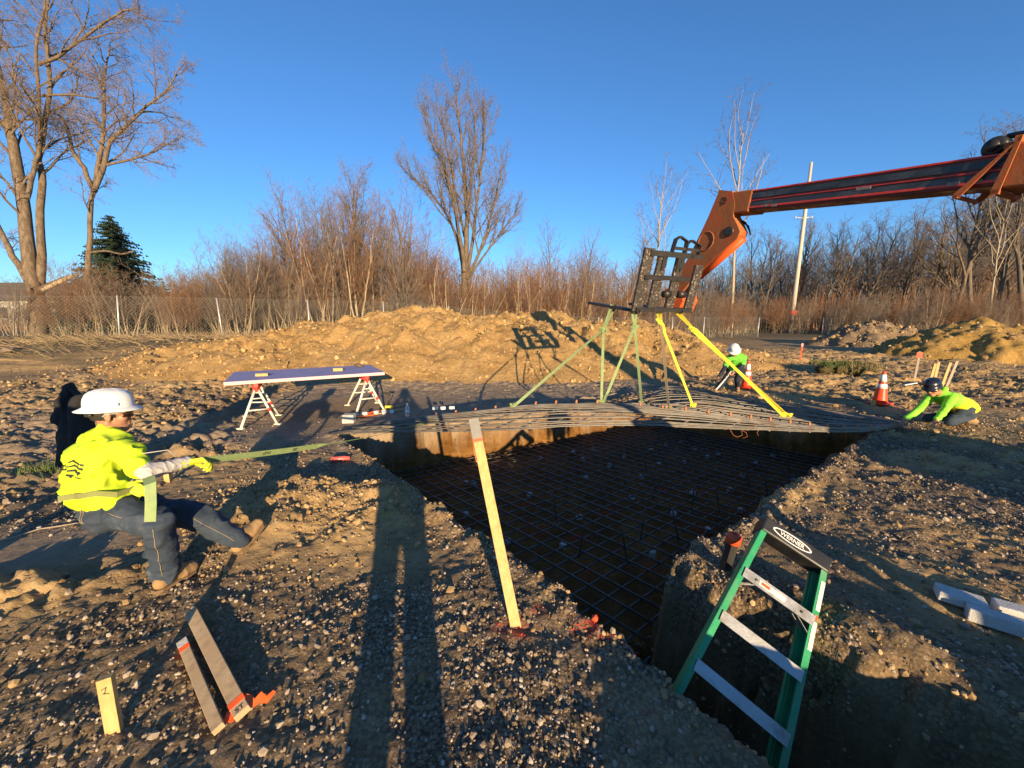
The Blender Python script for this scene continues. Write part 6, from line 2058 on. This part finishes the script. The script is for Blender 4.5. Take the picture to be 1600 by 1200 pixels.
# single trees that can be told apart
for px, top, t, pr, lab in ((540, 285, 27, UP[0], 'taller dark bare tree rising from the left thicket, above the leaning fence post'), (566, 292, 29, UP[1], 'grey bare tree rising from the thicket just right of the dark one'),
                            (605, 315, 26, UP[2], 'light bare tree at the right end of the left thicket'), (650, 322, 31, UP[0], 'thin bare tree just left of the tall solitary one'), (500, 318, 26, UP[2], 'bare tree with reddish top in the middle of the left thicket'),
                            (455, 345, 25, UP[1], 'low spreading bare tree at the left of the thicket'), (858, 372, 40, UP[1], 'rounded grey tree left of the pair behind the bank'), (905, 380, 41, UP[0], 'dark tree right of the rounded grey one behind the bank'),
                            (975, 372, 42, FOREST[1], 'thin leaning tree behind the fork tips'), (1024, 300, 46, POPL, 'slender pale poplar behind the fork carriage'), (1138, 218, 48, POPL, 'tall slender poplar rising behind the gooseneck of the boom')):
    put(pr, px, t, H_for(px, top, t), 10, 'bare_tree', lab, None, rz=px * .7)
# thicket left of the tall tree and along the fence
def top_at(px): return np.interp(px, [250, 300, 350, 400, 450, 500, 560, 640, 700, 760, 830, 900, 960, 1010, 1060], [440, 412, 398, 372, 358, 330, 320, 345, 405, 412, 398, 400, 408, 425, 440])
GT = 'bare thicket trees behind the fence'
for k in range(84):
    px = 262 + (1060 - 262) * (k + rng.uniform(-.4, .4)) / 84
    t = fence_t(px) + rng.uniform(1.2, 7.5)
    tp = top_at(px) + rng.uniform(-8, 34)
    i = (0, 1, 2, 3)[int(rng.uniform(0, 4))] if px < 640 else (1, 1, 2, 3)[int(rng.uniform(0, 4))]
    put(THICK[i], px, t, H_for(px, tp, t), 6.1, 'thicket_tree', 'many stemmed bare thicket tree behind the chain link fence', GT)
GS = 'twiggy shrubs along the fence'
for k in range(54):
    px = 100 + (1190 - 100) * (k + rng.uniform(-.4, .4)) / 54
    t = fence_t(px) + rng.uniform(1.5, 4.0)
    put(SHRUB[int(rng.uniform(0, 3))], px, t, rng.uniform(2.2, 3.8), 3.4, 'twiggy_shrub', 'leafless twiggy shrub close behind the chain link fence', GS, 'shrub', 'twigs')
# wood on the right
GR = 'bare trees of the right-hand wood'
for k in range(46):
    px = 1075 + (1640 - 1075) * (k + rng.uniform(-.4, .4)) / 46
    t = rng.uniform(50, 72)
    tp = np.interp(px, [1075, 1150, 1230, 1300, 1400, 1450, 1640], [412, 385, 358, 365, 350, 318, 300]) + rng.uniform(-12, 40)
    put(FOREST[int(rng.uniform(0, 3))], px, t, H_for(px, tp, t), 10.3, 'wood_tree', 'bare grey tree among many in the far wood', GR)
for px, top, t, pr, lab in ((1488, 258, 40, FOREST[1], 'forked bare tree under the boom, leftmost of the tall clump'), (1520, 238, 42, FOREST[0], 'tall dark tree second from the left in the tall clump'), (1550, 235, 39, UP[1], 'thick trunked tree in the middle of the tall clump'),
                            (1573, 250, 41, FOREST[2], 'dark bare tree right of the thick trunked one'), (1603, 215, 37, FOREST[0], 'tall bare tree at the very edge of the tall clump'), (1540, 300, 36, POPL, 'pale leaning trunk in front of the tall clump'), (1640, 230, 38, FOREST[1], 'bare tree half out of sight beyond the tall clump')):
    put(pr, px, t, H_for(px, top, t), 10.3, 'clump_tree', lab, None, rz=px * .37)
for k in range(46):
    px = 1080 + (1660 - 1080) * (k + rng.uniform(-.4, .4)) / 46
    t = rng.uniform(44, 50) if px < 1420 else rng.uniform(33, 42)
    put(SHRUB[int(rng.uniform(0, 3))], px, t, rng.uniform(2.6, 5.2), 3.4, 'wood_shrub', 'brown twiggy shrub at the foot of the far wood', 'shrubs at the foot of the wood', 'shrub', 'twigs')
o = put(SHRUB[1], 1135, 36, 3.4, 3.4, 'round_shrub', 'rounded reddish shrub behind the right end of the fence', None, 'shrub', 'twigs')

# ---- far wood that reads as one mass behind everything
def far_wood():
    r = np.random.default_rng(77)
    P0, P1, R0, R1 = [], [], [], []
    n = 9000
    px = r.uniform(-60, 1700, n)
    for i in range(n):
        x = px[i]
        t = (r.uniform(29, 48) if x < 620 else r.uniform(46, 70) if x < 1080 else r.uniform(62, 85))
        a = at(x, 505, t); z = fz(a.x, a.y)
        tp = np.interp(x, [-60, 100, 250, 330, 450, 560, 640, 740, 900, 1020, 1080, 1300, 1500, 1700], [470, 468, 455, 428, 405, 385, 400, 420, 418, 432, 425, 400, 385, 380]) + r.uniform(-12, 46)
        h = max(at(x, tp, t).z - z, 1.0)
        p = np.array([a.x, a.y, z - .2]); d = np.array([r.normal(0, .10), r.normal(0, .10), 1.0])
        rad = r.uniform(.018, .05) * (t / 45)
        prev = p
        for k in range(3):
            q = prev + d * h / 3 + np.array([r.normal(0, .12), r.normal(0, .12), 0])
            P0.append(prev); P1.append(q); R0.append(rad * (1 - k * .28)); R1.append(rad * (1 - (k + 1) * .28)); 
            for _ in range(3 if k else 1):
                e = np.array([r.normal(0, 1), r.normal(0, 1), r.uniform(.4, 1.6)]); e /= np.linalg.norm(e)
                s_ = prev + (q - prev) * r.uniform(0, 1)
                P0.append(s_); P1.append(s_ + e * r.uniform(.5, 1.6) * h / 7); R0.append(rad * .45); R1.append(rad * .2)
            prev = q
    V_, F_ = prisms(P0, P1, R0, R1)
    return mesh_np('far_wood', V_, F_, [M_TWIGR, M_TWIGG], True, (np.arange(len(F_)) // 24) % 2)
tag(link('far_wood', far_wood()), 'dense band of distant bare stems behind the nearer trees', None, None, 'stuff')

# ---- leafy masses
M_SPRUCE = pm('spruce needles', (.010, .024, .013), (.024, .045, .020), 2.5, .85, 0)
M_IVY = pm('dull evergreen leaves', (.022, .034, .012), (.055, .065, .024), 2, .8, 0)
def leaf_cloud(name, centres, radii, n, size, mt, parent=None, seed=1, droop=0.0):
    r = np.random.default_rng(seed)
    k = r.integers(0, len(centres), n)
    c = np.array(centres)[k]; q = np.array(radii)[k]
    d = r.normal(size=(n, 3)); d /= np.linalg.norm(d, axis=1)[:, None]
    p = c + d * q * (r.uniform(0, 1, (n, 1)) ** .4)
    a = r.normal(size=(n, 3)); a /= np.linalg.norm(a, axis=1)[:, None]
    b = np.cross(a, r.normal(size=(n, 3))); b /= np.linalg.norm(b, axis=1)[:, None]
    s = size * r.uniform(.6, 1.4, (n, 1))
    V_ = np.stack([p - a * s, p + b * s * .5, p + a * s, p - b * s * .5], 1).reshape(-1, 3)
    if parent is not None: V_ = V_ - np.array(ORG[parent.name])
    F_ = np.arange(4 * n).reshape(n, 4)
    return link(name, mesh_np(name, V_, F_, mt), parent)
sp = at(196, 500, 31); sp.z = fz(sp.x, sp.y)
spr = thing('spruce', 'dark green spruce rising behind the two left trees', 'tree', sp)
SH = H_for(196, 340, 31)
MB().tube([sp - Z3 * .2, sp + Z3 * SH * .97], [.24, .02], 8).build('trunk', M_BARKD, spr)
r_ = random.Random(4)
m = MB(); Vn, Fn = [], []
lay = 44
for i in range(lay):
    z = SH * (.05 + .94 * i / lay); R_ = (4.7 * (1 - i / lay) ** .80 + .15)
    for k in range(int(9 + 20 * (1 - i / lay))):
        a = r_.uniform(0, 6.28); L = R_ * r_.uniform(.72, 1.08); zz = z + r_.uniform(-.15, .15)
        dr = r_.uniform(.12, .30)
        b0 = Vector((0, 0, zz)); dirv = Vector((math.cos(a), math.sin(a), 0)); side = Vector((-dirv.y, dirv.x, 0))
        npt = 6
        for j in range(npt):
            t0 = .12 + .88 * j / npt
            c = b0 + dirv * L * t0 - Z3 * (L * dr * t0 * (1.2 - .5 * t0))
            w = L * (.24 * (1 - t0) + .09)
            for sg in (-1, 1):
                for q in range(2):
                    v = (side * sg * r_.uniform(.5, 1) + dirv * r_.uniform(.3, .9) - Z3 * r_.uniform(.1, .5)).normalized() * w * r_.uniform(.7, 1.2)
                    e = v.cross(dirv).normalized() * .05 + Z3 * .045
                    b = len(Vn)
                    c0 = c + dirv * r_.uniform(-.1, .1)
                    Vn += [tuple(c0 - e), tuple(c0 + v), tuple(c0 + e)]; Fn.append((b, b + 1, b + 2))
link('foliage', mesh_np('foliage', Vn, Fn, M_SPRUCE), spr)
# evergreen undergrowth seen low between the stems
cs, rs_ = [], []
for k in range(60):
    px = rng.uniform(280, 720) if k < 44 else rng.uniform(1080, 1660)
    t = fence_t(px) + rng.uniform(5, 11) if k < 44 else rng.uniform(52, 70)
    p = at(px, 505, t); h = rng.uniform(.6, 1.5)
    cs.append((p.x, p.y, fz(p.x, p.y) + h * .7)); rs_.append((rng.uniform(.9, 2.2), rng.uniform(.7, 1.4), h))
tag(leaf_cloud('undergrowth', cs, rs_, 26000, .12, M_IVY), 'low dull evergreen undergrowth among the stems', None, None, 'stuff')
# dry grass and fallen sticks on the rise in front of the fence, left
r2 = np.random.default_rng(31)
n = 5200
s_ = r2.uniform(-.25, .45, n); off = -np.abs(r2.normal(0, 2.6, n)) + .6
dirn = (FP1 - FP0).normalized(); nrm = Vector((-dirn.y, dirn.x, 0))
X = FP0.x + (FP1.x - FP0.x) * s_ + nrm.x * off; Y = FP0.y + (FP1.y - FP0.y) * s_ + nrm.y * off
Zg = ground_h(X, Y, False)
a = r2.uniform(0, 6.28, n); L = r2.uniform(.15, .9, n); up_ = r2.uniform(.0, .35, n)
P0 = np.stack([X, Y, Zg + .04], 1); P1 = P0 + np.stack([np.cos(a) * L, np.sin(a) * L, up_], 1)
V_, F_ = prisms(P0, P1, np.full(n, .007), np.full(n, .004))
tag(link('dead_grass', mesh_np('dead_grass', V_, F_, M_TWIGT)), 'dead grass and fallen sticks on the rise before the fence', None, None, 'stuff')
# brush piled by the left trees
for px, t, h, lab in ((20, 19.5, 3.0, 'tangle of bare brush left of the old tree'), (98, 20, 2.6, 'tangle of bare brush between the two left trees'), (150, 20, 2.9, 'tangle of bare brush below the spruce'), (215, 21, 2.6, 'bare brush in front of the spruce, right of the leaning post')):
    put(SHRUB[2], px, t, h, 3.4, 'brush', lab, None, 'shrub', 'twigs')
# tuft of green grass behind the leaning man
p = gpt(82, 738)
tf = thing('grass_tuft', 'tuft of fresh green grass behind the leaning man', 'grass tuft', p)
tag(blades('grass', tf, [p + Vector((rng.gauss(0, .16), rng.gauss(0, .12), .02)) for _ in range(260)], .11, M_GRASS), None, None, None, 'stuff')

# ---------------------------------------------------------------- house behind the trees
M_SIDING = pm('pale siding', (.52, .49, .42), (.60, .57, .50), 3, .8, .2, 40, stretch=(.2, .2, 6))
M_ROOF = pm('brown shingle roof', (.10, .075, .055), (.16, .12, .09), 12, .9, .3, 60)
hp = at(30, 505, 42); hz = fz(hp.x, hp.y)
hs = thing('house', 'low pale house with a brown roof behind the old tree', 'house', Vector((hp.x, hp.y, hz)))
hx, hy = hp.x, hp.y
MB().box((hx - 2, hy + 4, hz + 1.5), (13, 8, 3.0)).build('wall', M_SIDING, hs)
MB().prism([Vector((hx - 9, hy - .6, hz + 2.95)), Vector((hx - 9, hy + 4, hz + 5.2)), Vector((hx - 9, hy + 8.6, hz + 2.95))], Vector((14, 0, 0))).build('roof', M_ROOF, hs)
for k in range(3):
    wv = MB().box((hx - 5 + 3.4 * k, hy - .03, hz + 1.6), (1.1, .08, 1.2)).build('window', M_GLASS_D, hs)
    MB().box((hx - 5 + 3.4 * k, hy - .06, hz + .97), (1.3, .12, .08)).build('sill', M_WHITE, wv)
sh_ = at(83, 505, 40); shz = fz(sh_.x, sh_.y)
so = thing('shed', 'small white shed wall seen between the trunks', 'shed', Vector((sh_.x, sh_.y, shz)))
MB().box((sh_.x, sh_.y + 1, shz + 1.0), (1.3, 2, 2.0)).build('wall', M_WHITE, so)
MB().prism([Vector((sh_.x - .8, sh_.y - .2, shz + 2.0)), Vector((sh_.x - .8, sh_.y + 1, shz + 2.7)), Vector((sh_.x - .8, sh_.y + 2.2, shz + 2.0))], Vector((1.6, 0, 0))).build('roof', M_ROOF, so)

# ---------------------------------------------------------------- power pole and lines
M_POLE = pm('grey weathered pole wood', (.42, .36, .28), (.54, .47, .38), 4, .9, .3, 40, stretch=(1, 1, .1))
pb = at(1234, 520, 47); pb.z = fz(pb.x, pb.y)
ptop = at(1263, 270, 47)
ptop.x, ptop.y = pb.x + .25, pb.y
pole = thing('power_pole', 'tall grey wooden power pole with a red flag near its foot', 'power pole', pb)
MB().tube([pb - Z3 * .3, pb.lerp(ptop, .5), ptop], [.28, .22, .14], 12).build('pole', M_POLE, pole)
MB().tube([pb + Z3 * 2.3, pb + Z3 * 2.75], .285, 12).build('red_band', M_REDP, pole)
MB().box(pb + Vector((.5, -.1, 2.5)), (.55, .02, .55)).build('flag', M_REDP, pole)
hts = [ptop.z - .1, pb.z + .80 * (ptop.z - pb.z), pb.z + .69 * (ptop.z - pb.z), pb.z + .69 * (ptop.z - pb.z)]
m_ = []
for i, (h, dx) in enumerate(((hts[1], .9), (hts[2], .9), (hts[2] - .05, -1.0))):
    c = Vector((pb.x + .15, pb.y, h))
    b = MB().tube([c, c + Vector((dx, 0, .12))], .05, 6).build('insulator_arm', M_GALV, pole)
    MB().lathe([(.0, -.15), (.09, -.13), (.05, -.08), (.09, -.04), (.05, .0), (.09, .05), (.0, .14)], c + Vector((dx, 0, .12)), None, 10).build('insulator', M_CONC, b)
    m_.append(c + Vector((dx, 0, .12)))
att = [ptop + Z3 * .05] + m_
rx, lx = Vector((75, 22, 0)), Vector((-62, 60, 0))
names = ['uppermost power line from the pole top', 'power line from the upper right insulator of the pole', 'power line from the lower right insulator of the pole', 'power line from the left insulator of the pole']
for a, lab in zip(att, names):
    R_end = at(1600, 180 if a is att[0] else (215 if a is att[1] else (330 if a is att[2] else 345)), 30)
    far = a + (R_end - a) * 1.6
    L_end = a + Vector((-70, 55, 1.0))
    pts = []
    for k in range(17): t = k / 16; pts.append(far.lerp(a, t) - Z3 * 4 * .5 * t * (1 - t))
    for k in range(1, 17): t = k / 16; pts.append(a.lerp(L_end, t) - Z3 * 4 * 1.5 * t * (1 - t))
    o = MB().tube([p - a for p in pts], .028, 4).build('power_line', M_INK, None, a)
    tag(o, lab, 'power line')
# ---------------------------------------------------------------- pale stone by the fence, far left
o = link('stone', stones_mesh('stone', np.zeros((1, 3)), np.array([1.0]), M_STONE, 91)); q = gpt(14, 552); o.location = q + Z3 * .05; o.scale = (.8, .5, .35)
tag(o, 'pale boulder on the grass at the far left', 'boulder')
